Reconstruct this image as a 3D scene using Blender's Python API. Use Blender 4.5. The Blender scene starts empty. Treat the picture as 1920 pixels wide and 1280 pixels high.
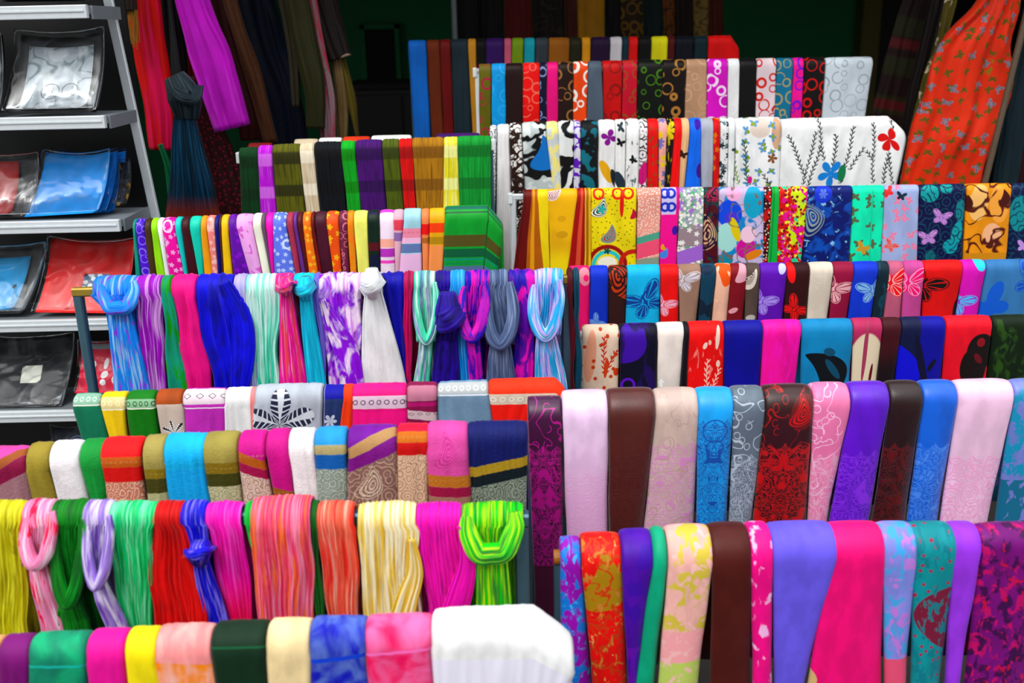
import bpy, math, random
from mathutils import Vector, Matrix, noise
random.seed(7)
scene = bpy.context.scene
COL = scene.collection

# ------------------------------------------------------------------ camera
F_PX = 1867.0
CAM = Vector((0.0, 0.0, 1.65))
PITCH, ROLL = math.radians(17.5), math.radians(-1.25)
cd = bpy.data.cameras.new('camera')
cd.sensor_width = 36.0
cd.lens = 36.0 * F_PX / 1920.0
cd.dof.use_dof = True
cd.dof.focus_distance = 2.75
cd.dof.aperture_fstop = 2.6
cam = bpy.data.objects.new('camera', cd)
COL.objects.link(cam)
CROT = Matrix.Rotation(math.pi / 2 - PITCH, 3, 'X') @ Matrix.Rotation(ROLL, 3, 'Z')
cam.matrix_world = Matrix.Translation(CAM) @ CROT.to_4x4()
scene.camera = cam

# ------------------------------------------------------------------ daylight
w = bpy.data.worlds.new('overcast_sky')
scene.world = w
w.use_nodes = True
bg = w.node_tree.nodes['Background']
bg.inputs[0].default_value = (0.93, 0.97, 1.0, 1)
# standard overcast sky: luminance rises from the horizon to three times as much overhead
wn, wl = w.node_tree.nodes, w.node_tree.links
wg, ws = wn.new('ShaderNodeTexCoord'), wn.new('ShaderNodeSeparateXYZ')
wl.new(wg.outputs['Generated'], ws.inputs[0])
wm = wn.new('ShaderNodeMath')
wm.operation = 'MAXIMUM'
wl.new(ws.outputs[2], wm.inputs[0])
wm.inputs[1].default_value = 0.0
wa = wn.new('ShaderNodeMath')
wa.operation = 'MULTIPLY_ADD'
wl.new(wm.outputs[0], wa.inputs[0])
wa.inputs[1].default_value = 1.1
wa.inputs[2].default_value = 0.55
wl.new(wa.outputs[0], bg.inputs[1])
sd = bpy.data.lights.new('sun', 'SUN')
sd.energy = 2.0
sd.angle = math.radians(35)
sd.color = (1.0, 0.97, 0.93)
sun = bpy.data.objects.new('sun', sd)
COL.objects.link(sun)
sun.rotation_euler = (math.radians(32), math.radians(-20), 0)
scene.view_settings.view_transform = 'Standard'
scene.view_settings.look = 'None'
scene.view_settings.gamma = 1.0
scene.view_settings.use_curve_mapping = False
scene.view_settings.exposure = 0.25


def P(px, py, Y):
    """point of the place seen at a photograph pixel, at distance Y into the shop"""
    d = CROT @ Vector(((px - 960) / F_PX, (640 - py) / F_PX, -1.0))
    return CAM + d * (Y / d.y)


def PY(v):
    """photograph row of a point of the place"""
    c = CROT.transposed() @ (v - CAM)
    return 640 + c.y / c.z * F_PX


def lerp(a, b, t):
    return a + (b - a) * t


def interp(pts, x):
    if x <= pts[0][0]:
        return pts[0][1]
    for (xa, ya), (xb, yb) in zip(pts, pts[1:]):
        if x <= xb:
            return lerp(ya, yb, (x - xa) / (xb - xa))
    return pts[-1][1]


# ------------------------------------------------------------------ materials
def lin(h):
    h = h.lstrip('#')
    c = [int(h[i:i + 2], 16) / 255 for i in (0, 2, 4)]
    c = [x / 12.92 if x <= .04045 else ((x + .055) / 1.055) ** 2.4 for x in c]
    g = (c[0] + c[1] + c[2]) / 3                      # dyed cloth: strong, clean colour
    c = [(g + (x - g) * 1.18) for x in c]
    e = 1.16 - .3 * min(1, g * 1.3)
    c = [max(x, 0.0) ** e for x in c]
    return tuple(min(.9, max(.0015, x)) for x in c) + (1,)


class NT:
    def __init__(self, mat):
        self.t = mat.node_tree
        self.N = self.t.nodes
        self.L = self.t.links

    def put(self, s, v):
        if isinstance(v, bpy.types.NodeSocket):
            self.L.new(v, s)
        elif v is not None:
            s.default_value = v

    def m(self, op, a, b=None, c=None):
        n = self.N.new('ShaderNodeMath')
        n.operation = op
        self.put(n.inputs[0], a)
        self.put(n.inputs[1], b)
        self.put(n.inputs[2], c)
        return n.outputs[0]

    def xyz(self, x, y, z=0.0):
        n = self.N.new('ShaderNodeCombineXYZ')
        for i, v in enumerate((x, y, z)):
            self.put(n.inputs[i], v)
        return n.outputs[0]

    def noise(self, v, detail=2.0, dist=0.0, rough=.5):
        n = self.N.new('ShaderNodeTexNoise')
        n.inputs['Scale'].default_value = 1.0
        n.inputs['Detail'].default_value = detail
        n.inputs['Distortion'].default_value = dist
        n.inputs['Roughness'].default_value = rough
        self.L.new(v, n.inputs['Vector'])
        return n.outputs['Fac']

    def vor(self, v, rnd=.8):
        n = self.N.new('ShaderNodeTexVoronoi')
        n.voronoi_dimensions = '2D'
        n.inputs['Scale'].default_value = 1.0
        n.inputs['Randomness'].default_value = rnd
        self.L.new(v, n.inputs['Vector'])
        return n

    def step(self, v, lo, hi):
        n = self.N.new('ShaderNodeMapRange')
        n.interpolation_type = 'SMOOTHSTEP'
        self.put(n.inputs[0], v)
        n.inputs[1].default_value = lo
        n.inputs[2].default_value = hi
        return n.outputs[0]

    def mix(self, fac, a, b):
        n = self.N.new('ShaderNodeMix')
        n.data_type = 'RGBA'
        self.put(n.inputs[0], fac)
        self.put(n.inputs[6], a)
        self.put(n.inputs[7], b)
        return n.outputs[2]

    def local(self, U, V, cx, cy, rot, s):
        x = self.m('SUBTRACT', U, cx)
        y = self.m('SUBTRACT', V, cy)
        c, sn = math.cos(rot) / s, math.sin(rot) / s
        xr = self.m('ADD', self.m('MULTIPLY', x, c), self.m('MULTIPLY', y, sn))
        yr = self.m('SUBTRACT', self.m('MULTIPLY', y, c), self.m('MULTIPLY', x, sn))
        return xr, yr

    def ell(self, x, y, cx, cy, rx, ry, rot=0.0):
        a, b = self.local(x, y, cx, cy, rot, 1.0)
        a = self.m('DIVIDE', a, rx)
        b = self.m('DIVIDE', b, ry)
        return self.m('ADD', self.m('MULTIPLY', a, a), self.m('MULTIPLY', b, b))

    def butterfly(self, x, y):
        """x, y in units of one wing; returns body mask and vein mask"""
        ax = self.m('ABSOLUTE', x)
        e1 = self.ell(ax, y, .52, -.36, .6, .32, -.6)
        e2 = self.ell(ax, y, .36, .3, .4, .3, .7)
        e = self.m('MINIMUM', e1, e2)
        body = self.ell(ax, y, 0, 0, .06, .42)
        mask = self.step(self.m('MINIMUM', e, body), 1.06, .94)
        ang = self.m('ARCTAN2', y, ax)
        ray = self.m('ABSOLUTE', self.m('SINE', self.m('MULTIPLY', ang, 9.0)))
        vein = self.m('MULTIPLY', self.step(ray, .45, .25), self.step(e, .78, .7))
        ring = self.m('MULTIPLY', self.step(e, .6, .66), self.step(e, .84, .78))
        return mask, self.m('MULTIPLY', mask, self.m('MAXIMUM', vein, ring))


def fabric(name, base, pats=(), uvof=None, ppm=.0015, gloss=.62, sheen=.06, weave=.25, crink=0.0, cu=0.0, seed=0.0, alpha=1.0, met=0.0, emb=0.0):
    mat = bpy.data.materials.new(name)
    mat.use_nodes = True
    t = NT(mat)
    bs = t.N['Principled BSDF']
    uvn = t.N.new('ShaderNodeUVMap')
    sp = t.N.new('ShaderNodeSeparateXYZ')
    t.L.new(uvn.outputs[0], sp.inputs[0])
    U, V = sp.outputs[0], sp.outputs[1]
    if uvof is None:
        uvof = lambda x, y: (x * ppm, y * ppm)

    def sc(su, sv, sd=0.0):
        return t.xyz(t.m('ADD', t.m('DIVIDE', U, su * ppm), seed), t.m('ADD', t.m('DIVIDE', V, sv * ppm), seed * 1.7), seed + sd)
    base = lin(base)
    # cloth is never one flat tone: faint uneven dye
    tone = t.noise(sc(30, 60, 3.0), 3.0)
    dk = tuple(x * .82 for x in base[:3]) + (1,)
    col = t.mix(t.step(tone, .35, .65), dk, base)
    relief = None
    for i, p in enumerate(pats):
        k, c = p[0], lin(p[1])
        a = p[2:]
        c2 = None
        if k == 'rings':          # cell, width
            v = t.vor(sc(a[0], a[0], i), .75)
            s2 = t.N.new('ShaderNodeSeparateColor')
            t.L.new(v.outputs['Color'], s2.inputs[0])
            r = t.m('MULTIPLY_ADD', s2.outputs[0], .26, .18)
            wv = t.m('MULTIPLY_ADD', s2.outputs[1], a[1], a[1] * .6)
            d = t.m('ABSOLUTE', t.m('SUBTRACT', v.outputs['Distance'], r))
            mk = t.step(t.m('SUBTRACT', d, wv), .012, -.012)
        elif k == 'spots':        # cell, radius
            v = t.vor(sc(a[0], a[0], i), .9)
            mk = t.step(v.outputs['Distance'], a[1] + .03, a[1] - .03)
        elif k == 'dye':          # su, sv, thr, soft
            lng = a[1] / a[0] > 4
            mk = t.step(t.noise(sc(a[0] * .55, a[1] * 1.4, i * 7.3) if lng else sc(a[0], a[1], i * 7.3), 3.0, .08 if lng else .6), a[2] - a[3] * (1.6 if lng else 1), a[2] + a[3] * (1.6 if lng else 1))
            if lng:
                mk = t.m('MULTIPLY', mk, .8)
        elif k == 'contour':      # cell, repeats, width
            n = t.noise(sc(a[0], a[0], i * 5.1), 1.5, .5)
            f = t.m('FRACT', t.m('MULTIPLY', n, a[1]))
            mk = t.step(t.m('ABSOLUTE', t.m('SUBTRACT', f, .5)), a[2] + .05, a[2] - .03)
        elif k == 'damask':       # cx, y0, cell, density
            u0, v0 = uvof(a[0], a[1])
            um = t.m('ABSOLUTE', t.m('SUBTRACT', U, u0))
            vec = t.xyz(t.m('DIVIDE', um, a[2] * ppm), t.m('DIVIDE', V, a[2] * 1.25 * ppm), seed + i)
            n = t.noise(vec, 1.2, .9)
            f = t.m('FRACT', t.m('MULTIPLY', n, 11.0))
            ln = t.step(t.m('ABSOLUTE', t.m('SUBTRACT', f, .5)), .15, .09)
            bl = t.step(n, a[3], a[3] + .02)
            og = t.m('SUBTRACT', t.m('COSINE', t.m('DIVIDE', um, a[2] * .16 * ppm)), t.m('COSINE', t.m('DIVIDE', t.m('SUBTRACT', V, v0), a[2] * .3 * ppm)))
            f3 = t.m('FRACT', t.m('MULTIPLY', og, 1.5))
            ln3 = t.step(t.m('ABSOLUTE', t.m('SUBTRACT', f3, .5)), .12, .06)
            v = t.vor(vec, .6)
            f2 = t.m('FRACT', t.m('MULTIPLY', v.outputs['Distance'], 3.2))
            ln2 = t.step(t.m('ABSOLUTE', t.m('SUBTRACT', f2, .5)), .12, .07)
            pt = t.m('MAXIMUM', t.m('MAXIMUM', t.m('MULTIPLY', ln, .8), bl), t.m('MAXIMUM', t.m('MULTIPLY', ln2, .7), ln3))
            edge = t.m('MULTIPLY_ADD', t.m('ABSOLUTE', t.m('SINE', t.m('DIVIDE', um, a[2] * .32 * ppm))), 12 * ppm, v0)
            mk = t.m('MULTIPLY', pt, t.step(t.m('SUBTRACT', V, edge), -.002, .004))
            relief = mk
        elif k == 'vine':         # cell
            n = t.noise(sc(a[0], a[0] * 1.3, i * 2.7), .6, .9)
            ln = t.step(t.m('ABSOLUTE', t.m('SUBTRACT', n, .5)), .013, .007)
            v = t.vor(sc(a[0] * .5, a[0] * .62, i), .9)
            rg = t.step(t.m('ABSOLUTE', t.m('SUBTRACT', v.outputs['Distance'], .26)), .04, .02)
            gate = t.step(t.noise(sc(a[0] * .8, a[0] * .8, i + 9), 1.0), .5, .53)
            mk = t.m('MAXIMUM', ln, t.m('MULTIPLY', rg, gate))
        elif k == 'paisley':      # cx, cy, size, rot : nested drop motif
            u0, v0 = uvof(a[0], a[1])
            x, y = t.local(U, V, u0, v0, a[3], a[2] * ppm)
            bend = t.m('MULTIPLY_ADD', t.m('MULTIPLY', y, y), .45, x)
            wid = t.m('MULTIPLY_ADD', y, .28, .55)
            xx = t.m('DIVIDE', bend, wid)
            e = t.m('ADD', t.m('MULTIPLY', xx, xx), t.m('MULTIPLY', y, y))
            e = t.m('SQRT', e)
            f = t.m('FRACT', t.m('MULTIPLY', e, 4.0))
            mk = t.m('MULTIPLY', t.step(t.m('ABSOLUTE', t.m('SUBTRACT', f, .5)), .2, .28), t.step(e, 1.03, .97))
        elif k == 'drop':         # cx, cy, size, rot : filled drop
            u0, v0 = uvof(a[0], a[1])
            x, y = t.local(U, V, u0, v0, a[3], a[2] * ppm)
            bend = t.m('MULTIPLY_ADD', t.m('MULTIPLY', y, y), .45, x)
            wid = t.m('MULTIPLY_ADD', y, .28, .55)
            xx = t.m('DIVIDE', bend, wid)
            e = t.m('ADD', t.m('MULTIPLY', xx, xx), t.m('MULTIPLY', y, y))
            mk = t.step(e, 1.05, .95)
        elif k == 'band':         # y0, y1, tilt (px down per px across)
            _, va = uvof(None, a[0])
            _, vb = uvof(None, a[1])
            q = V if len(a) < 3 else t.m('MULTIPLY_ADD', U, -a[2], V)
            mk = t.m('MULTIPLY', t.step(q, va - .001, va + .001), t.step(q, vb + .001, vb - .001))
        elif k == 'fade':         # y0, y1
            _, va = uvof(None, a[0])
            _, vb = uvof(None, a[1])
            mk = t.step(V, va, vb)
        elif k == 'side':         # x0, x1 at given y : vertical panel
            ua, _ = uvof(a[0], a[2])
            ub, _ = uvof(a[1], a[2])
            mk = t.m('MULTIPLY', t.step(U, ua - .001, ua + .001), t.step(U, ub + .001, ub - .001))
        elif k == 'bfly':         # cx, cy, size, rot, vein colour
            u0, v0 = uvof(a[0], a[1])
            x, y = t.local(U, V, u0, v0, a[3], a[2] * ppm)
            mk, vn = t.butterfly(x, y)
            if len(a) > 4:
                c2 = (vn, lin(a[4]))
        elif k == 'bflies':       # cell, size, vein colour
            v = t.vor(sc(a[0], a[0], i), .7)
            s2 = t.N.new('ShaderNodeSeparateXYZ')
            t.L.new(v.outputs['Position'], s2.inputs[0])
            s3 = t.N.new('ShaderNodeSeparateColor')
            t.L.new(v.outputs['Color'], s3.inputs[0])
            x = t.m('SUBTRACT', t.m('ADD', t.m('DIVIDE', U, a[0] * ppm), seed), s2.outputs[0])
            y = t.m('SUBTRACT', t.m('ADD', t.m('DIVIDE', V, a[0] * ppm), seed * 1.7), s2.outputs[1])
            an = t.m('MULTIPLY', s3.outputs[0], 6.28)
            cs, sn = t.m('COSINE', an), t.m('SINE', an)
            z = 1.0 / a[1]
            xr = t.m('MULTIPLY', t.m('ADD', t.m('MULTIPLY', x, cs), t.m('MULTIPLY', y, sn)), z)
            yr = t.m('MULTIPLY', t.m('SUBTRACT', t.m('MULTIPLY', y, cs), t.m('MULTIPLY', x, sn)), z)
            mk, vn = t.butterfly(xr, yr)
            if len(a) > 2:
                c2 = (vn, lin(a[2]))
        elif k == 'ell':          # cx, cy, rx, ry, rot
            u0, v0 = uvof(a[0], a[1])
            e = t.ell(U, V, u0, v0, a[2] * ppm, a[3] * ppm, a[4] if len(a) > 4 else 0.0)
            mk = t.step(e, 1.08, .92)
        elif k == 'ring':         # cx, cy, r, w
            u0, v0 = uvof(a[0], a[1])
            e = t.m('SQRT', t.ell(U, V, u0, v0, a[2] * ppm, a[2] * ppm))
            mk = t.step(t.m('ABSOLUTE', t.m('SUBTRACT', e, 1.0)), a[3] + .04, a[3] - .04)
        elif k == 'flower':       # cx, cy, size, petals, rot, vein colour
            u0, v0 = uvof(a[0], a[1])
            x, y = t.local(U, V, u0, v0, a[4] if len(a) > 4 else 0.0, a[2] * ppm)
            r = t.m('SQRT', t.m('ADD', t.m('MULTIPLY', x, x), t.m('MULTIPLY', y, y)))
            an = t.m('ARCTAN2', y, x)
            pe = t.m('ABSOLUTE', t.m('COSINE', t.m('MULTIPLY', an, a[3] / 2)))
            pe = t.m('POWER', pe, .55)
            mk = t.step(t.m('SUBTRACT', r, pe), .03, -.03)
            if len(a) > 5:
                f = t.m('FRACT', t.m('ADD', t.m('MULTIPLY', r, 6.0), t.m('MULTIPLY', pe, 2.0)))
                vn = t.m('MULTIPLY', mk, t.m('MAXIMUM', t.step(f, .34, .26), t.step(pe, .965, .98)))
                c2 = (vn, lin(a[5]))
        elif k == 'flowers':      # cell, size
            v = t.vor(sc(a[0], a[0], i), .85)
            s2 = t.N.new('ShaderNodeSeparateXYZ')
            t.L.new(v.outputs['Position'], s2.inputs[0])
            x = t.m('SUBTRACT', t.m('ADD', t.m('DIVIDE', U, a[0] * ppm), seed), s2.outputs[0])
            y = t.m('SUBTRACT', t.m('ADD', t.m('DIVIDE', V, a[0] * ppm), seed * 1.7), s2.outputs[1])
            an = t.m('ARCTAN2', y, x)
            pe = t.m('MULTIPLY_ADD', t.m('ABSOLUTE', t.m('COSINE', t.m('MULTIPLY', an, 2.5))), .6, .4)
            mk = t.step(t.m('SUBTRACT', v.outputs['Distance'], t.m('MULTIPLY', pe, a[1])), .03, -.03)
        elif k == 'branch':       # x0, y0 (foot), x1, y1 (tip)
            u0, v0 = uvof(a[0], a[1])
            u1, v1 = uvof(a[2], a[3])
            ln = math.hypot(u1 - u0, v1 - v0)
            x, y = t.local(U, V, u0, v0, math.atan2(u1 - u0, -(v1 - v0)), 1.0)
            y = t.m('MULTIPLY', y, -1.0)
            x = t.m('MULTIPLY_ADD', t.m('SINE', t.m('MULTIPLY', y, 40.0)), .0022, x)
            ax = t.m('ABSOLUTE', x)
            inr = t.m('MULTIPLY', t.step(y, 0.0, .002), t.step(y, ln, ln - .002))
            stem = t.step(ax, .0016, .0009)
            side = t.m('MULTIPLY', t.m('SIGN', x), .25)
            f = t.m('FRACT', t.m('ADD', t.m('SUBTRACT', t.m('DIVIDE', y, .017), t.m('DIVIDE', ax, .014)), side))
            fx = t.m('DIVIDE', t.m('SUBTRACT', ax, .004), .0042)
            fy = t.m('DIVIDE', t.m('SUBTRACT', f, .5), .2)
            leaf = t.step(t.m('ADD', t.m('MULTIPLY', fx, fx), t.m('MULTIPLY', fy, fy)), 1.1, .9)
            mk = t.m('MULTIPLY', inr, t.m('MAXIMUM', stem, leaf))
        elif k == 'chain':        # y, cell : row of small rings along a woven band
            _, vc = uvof(None, a[0])
            f = t.m('SUBTRACT', t.m('FRACT', t.m('DIVIDE', U, a[1] * ppm)), .5)
            y = t.m('DIVIDE', t.m('SUBTRACT', V, vc), a[1] * ppm)
            r = t.m('SQRT', t.m('ADD', t.m('MULTIPLY', f, f), t.m('MULTIPLY', y, y)))
            mk = t.step(t.m('ABSOLUTE', t.m('SUBTRACT', r, .27)), .075, .045)
        elif k == 'diamonds':     # y, cell
            _, vc = uvof(None, a[0])
            f = t.m('SUBTRACT', t.m('FRACT', t.m('DIVIDE', U, a[1] * ppm)), .5)
            y = t.m('DIVIDE', t.m('SUBTRACT', V, vc), a[1] * ppm)
            r = t.m('ADD', t.m('ABSOLUTE', f), t.m('MULTIPLY', t.m('ABSOLUTE', y), 1.6))
            mk = t.step(t.m('ABSOLUTE', t.m('SUBTRACT', r, .3)), .06, .035)
        elif k == 'plaid':        # cell u, cell v, width
            f = t.m('ABSOLUTE', t.m('SUBTRACT', t.m('FRACT', t.m('DIVIDE', V, a[1] * ppm)), .5))
            mk = t.step(f, a[2] + .03, a[2] - .03)
        elif k == 'swirl':        # cell, freq
            v = t.vor(sc(a[0], a[0] * 1.2, i), .9)
            n = t.noise(sc(a[0] * .7, a[0] * .7, i), 1.0, .5)
            f = t.m('FRACT', t.m('ADD', t.m('MULTIPLY', v.outputs['Distance'], a[1]), n))
            mk = t.step(t.m('ABSOLUTE', t.m('SUBTRACT', f, .5)), .16, .1)
            if len(a) > 2:        # only below this line
                _, va = uvof(None, a[2])
                q = V if len(a) < 4 else t.m('MULTIPLY_ADD', U, -a[3], V)
                mk = t.m('MULTIPLY', mk, t.step(q, va, va + .002))
        col = t.mix(mk, col, c)
        if c2:
            col = t.mix(c2[0], col, c2[1])
    t.L.new(col, bs.inputs['Base Color'])
    bs.inputs['Roughness'].default_value = gloss
    bs.inputs['Specular IOR Level'].default_value = .2 if gloss > .42 else .5
    bs.inputs['Sheen Weight'].default_value = sheen
    bs.inputs['Sheen Roughness'].default_value = .4
    bs.inputs['Metallic'].default_value = met
    if alpha < 1:
        bs.inputs['Alpha'].default_value = alpha
    # weave: fine thread relief, plus long creases for crinkled cloth
    h = t.noise(t.xyz(t.m('MULTIPLY', U, 1300), t.m('MULTIPLY', V, 650), seed), 1.0)
    h = t.m('MULTIPLY', h, weave)
    if crink:
        c_ = t.noise(t.xyz(t.m('MULTIPLY', U, 260), t.m('MULTIPLY', V, 14), seed), 3.0, .4, .6)
        h = t.m('MULTIPLY_ADD', c_, crink, h)
    if emb:                                           # puckered, embossed cloth
        e_ = t.noise(t.xyz(t.m('MULTIPLY', U, 190), t.m('MULTIPLY', V, 150), seed), 2.5, .8)
        h = t.m('MULTIPLY_ADD', e_, emb, h)
    if relief is not None:
        h = t.m('MULTIPLY_ADD', relief, .35, h)
    b = t.N.new('ShaderNodeBump')
    b.inputs['Strength'].default_value = .55
    b.inputs['Distance'].default_value = .0016 + .0016 * max(crink, emb)
    t.L.new(h, b.inputs['Height'])
    t.L.new(b.outputs[0], bs.inputs['Normal'])
    return mat


def plain(name, c, rough=.5, met=0.0, nscale=30.0, var=.8, bump=.1):
    mat = bpy.data.materials.new(name)
    mat.use_nodes = True
    t = NT(mat)
    bs = t.N['Principled BSDF']
    tc = t.N.new('ShaderNodeTexCoord')
    n = t.N.new('ShaderNodeTexNoise')
    n.inputs['Scale'].default_value = nscale
    n.inputs['Detail'].default_value = 4
    t.L.new(tc.outputs['Object'], n.inputs['Vector'])
    c = lin(c)
    t.L.new(t.mix(n.outputs['Fac'], tuple(x * var for x in c[:3]) + (1,), c), bs.inputs['Base Color'])
    bs.inputs['Roughness'].default_value = rough
    bs.inputs['Metallic'].default_value = met
    b = t.N.new('ShaderNodeBump')
    b.inputs['Strength'].default_value = bump
    b.inputs['Distance'].default_value = .002
    t.L.new(n.outputs['Fac'], b.inputs['Height'])
    t.L.new(b.outputs[0], bs.inputs['Normal'])
    return mat


# ------------------------------------------------------------------ mesh helpers
def link(name, verts, faces, mat, parent=None, uvs=None, smooth=True):
    me = bpy.data.meshes.new(name)
    me.from_pydata([tuple(v) for v in verts], [], faces)
    if uvs is not None:
        ul = me.uv_layers.new(name='UVMap')
        co = []
        for l in me.loops:
            co.extend(uvs[l.vertex_index])
        ul.data.foreach_set('uv', co)
    if smooth:
        me.polygons.foreach_set('use_smooth', [True] * len(me.polygons))
    me.materials.append(mat)
    o = bpy.data.objects.new(name, me)
    COL.objects.link(o)
    if parent is not None:
        o.parent = parent
        o.matrix_parent_inverse = Matrix.Translation(parent.location).inverted()
    return o


LABELS = {}


def tag(o, label=None, cat=None, group=None, kind=None):
    if label:
        o['label'] = label
        LABELS.setdefault(label, []).append(o.name)
    if cat:
        o['category'] = cat
    if group:
        o['group'] = group
    if kind:
        o['kind'] = kind
    return o


def empty(name, loc):
    o = bpy.data.objects.new(name, None)
    o.empty_display_size = .05
    COL.objects.link(o)
    o.location = loc
    return o


def boxmesh(V, Fc, lo, hi):
    b = len(V)
    for z in (lo[2], hi[2]):
        for y in (lo[1], hi[1]):
            for x in (lo[0], hi[0]):
                V.append(Vector((x, y, z)))
    Fc += [(b, b + 2, b + 3, b + 1), (b + 4, b + 5, b + 7, b + 6), (b, b + 1, b + 5, b + 4), (b + 2, b + 6, b + 7, b + 3), (b, b + 4, b + 6, b + 2), (b + 1, b + 3, b + 7, b + 5)]


def box(name, lo, hi, mat, parent=None, bevel=0.0):
    V, Fc = [], []
    boxmesh(V, Fc, lo, hi)
    o = link(name, V, Fc, mat, parent, smooth=False)
    if bevel:
        md = o.modifiers.new('bevel', 'BEVEL')
        md.width = bevel
        md.segments = 2
    return o


def bar(name, a, b, wx, wy, mat, parent=None, round_=False, up=None):
    """tube between two points; square (wx by wy) or round (radius wx)"""
    a, b = Vector(a), Vector(b)
    d = (b - a).normalized()
    ref = Vector(up) if up else (Vector((0, 1, 0)) if abs(d.y) < .9 else Vector((0, 0, 1)))
    s = d.cross(ref).normalized()
    u = s.cross(d)
    V, Fc = [], []
    if round_:
        pr = [(math.cos(k * math.pi / 8) * wx, math.sin(k * math.pi / 8) * wx) for k in range(16)]
    else:
        c = min(wx, wy) * .16
        x, y = wx / 2, wy / 2
        pr = [(x - c, -y), (x, -y + c), (x, y - c), (x - c, y), (-x + c, y), (-x, y - c), (-x, -y + c), (-x + c, -y)]
    n = len(pr)
    for e in (a, b):
        for (p, q) in pr:
            V.append(e + s * p + u * q)
    for k in range(n):
        Fc.append((k, (k + 1) % n, n + (k + 1) % n, n + k))
    Fc.append(tuple(range(n))[::-1])
    Fc.append(tuple(range(n, 2 * n)))
    return link(name, V, Fc, mat, parent, smooth=False)


# ------------------------------------------------------------------ cloth
def prof(u, p):
    return max(0.0, 1 - abs(2 * u - 1) ** p) ** (1 / p)


class Row:
    def __init__(self, d, tops, bots, r, th, phrase, group, name='scarf', cat='scarf', p=4, gloss=.62, weave=.25, crink=0.0, pleat=0.0, npl=0.0, wob=.002, ext=.1, sheen=.06, back=.3, roll=0.0, emb=0.0):
        self.__dict__.update(locals())
        self.n = 0
        ya, yb = tops[0], tops[-1]
        self.za = P(ya[0], ya[1], d).z - th - r - .003
        self.zb = P(yb[0], yb[1], d).z - th - r - .003
        self.xa, self.xb = P(ya[0], ya[1], d).x, P(yb[0], yb[1], d).x

    def zrail(self, x):
        return lerp(self.za, self.zb, (x - self.xa) / (self.xb - self.xa))


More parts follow.
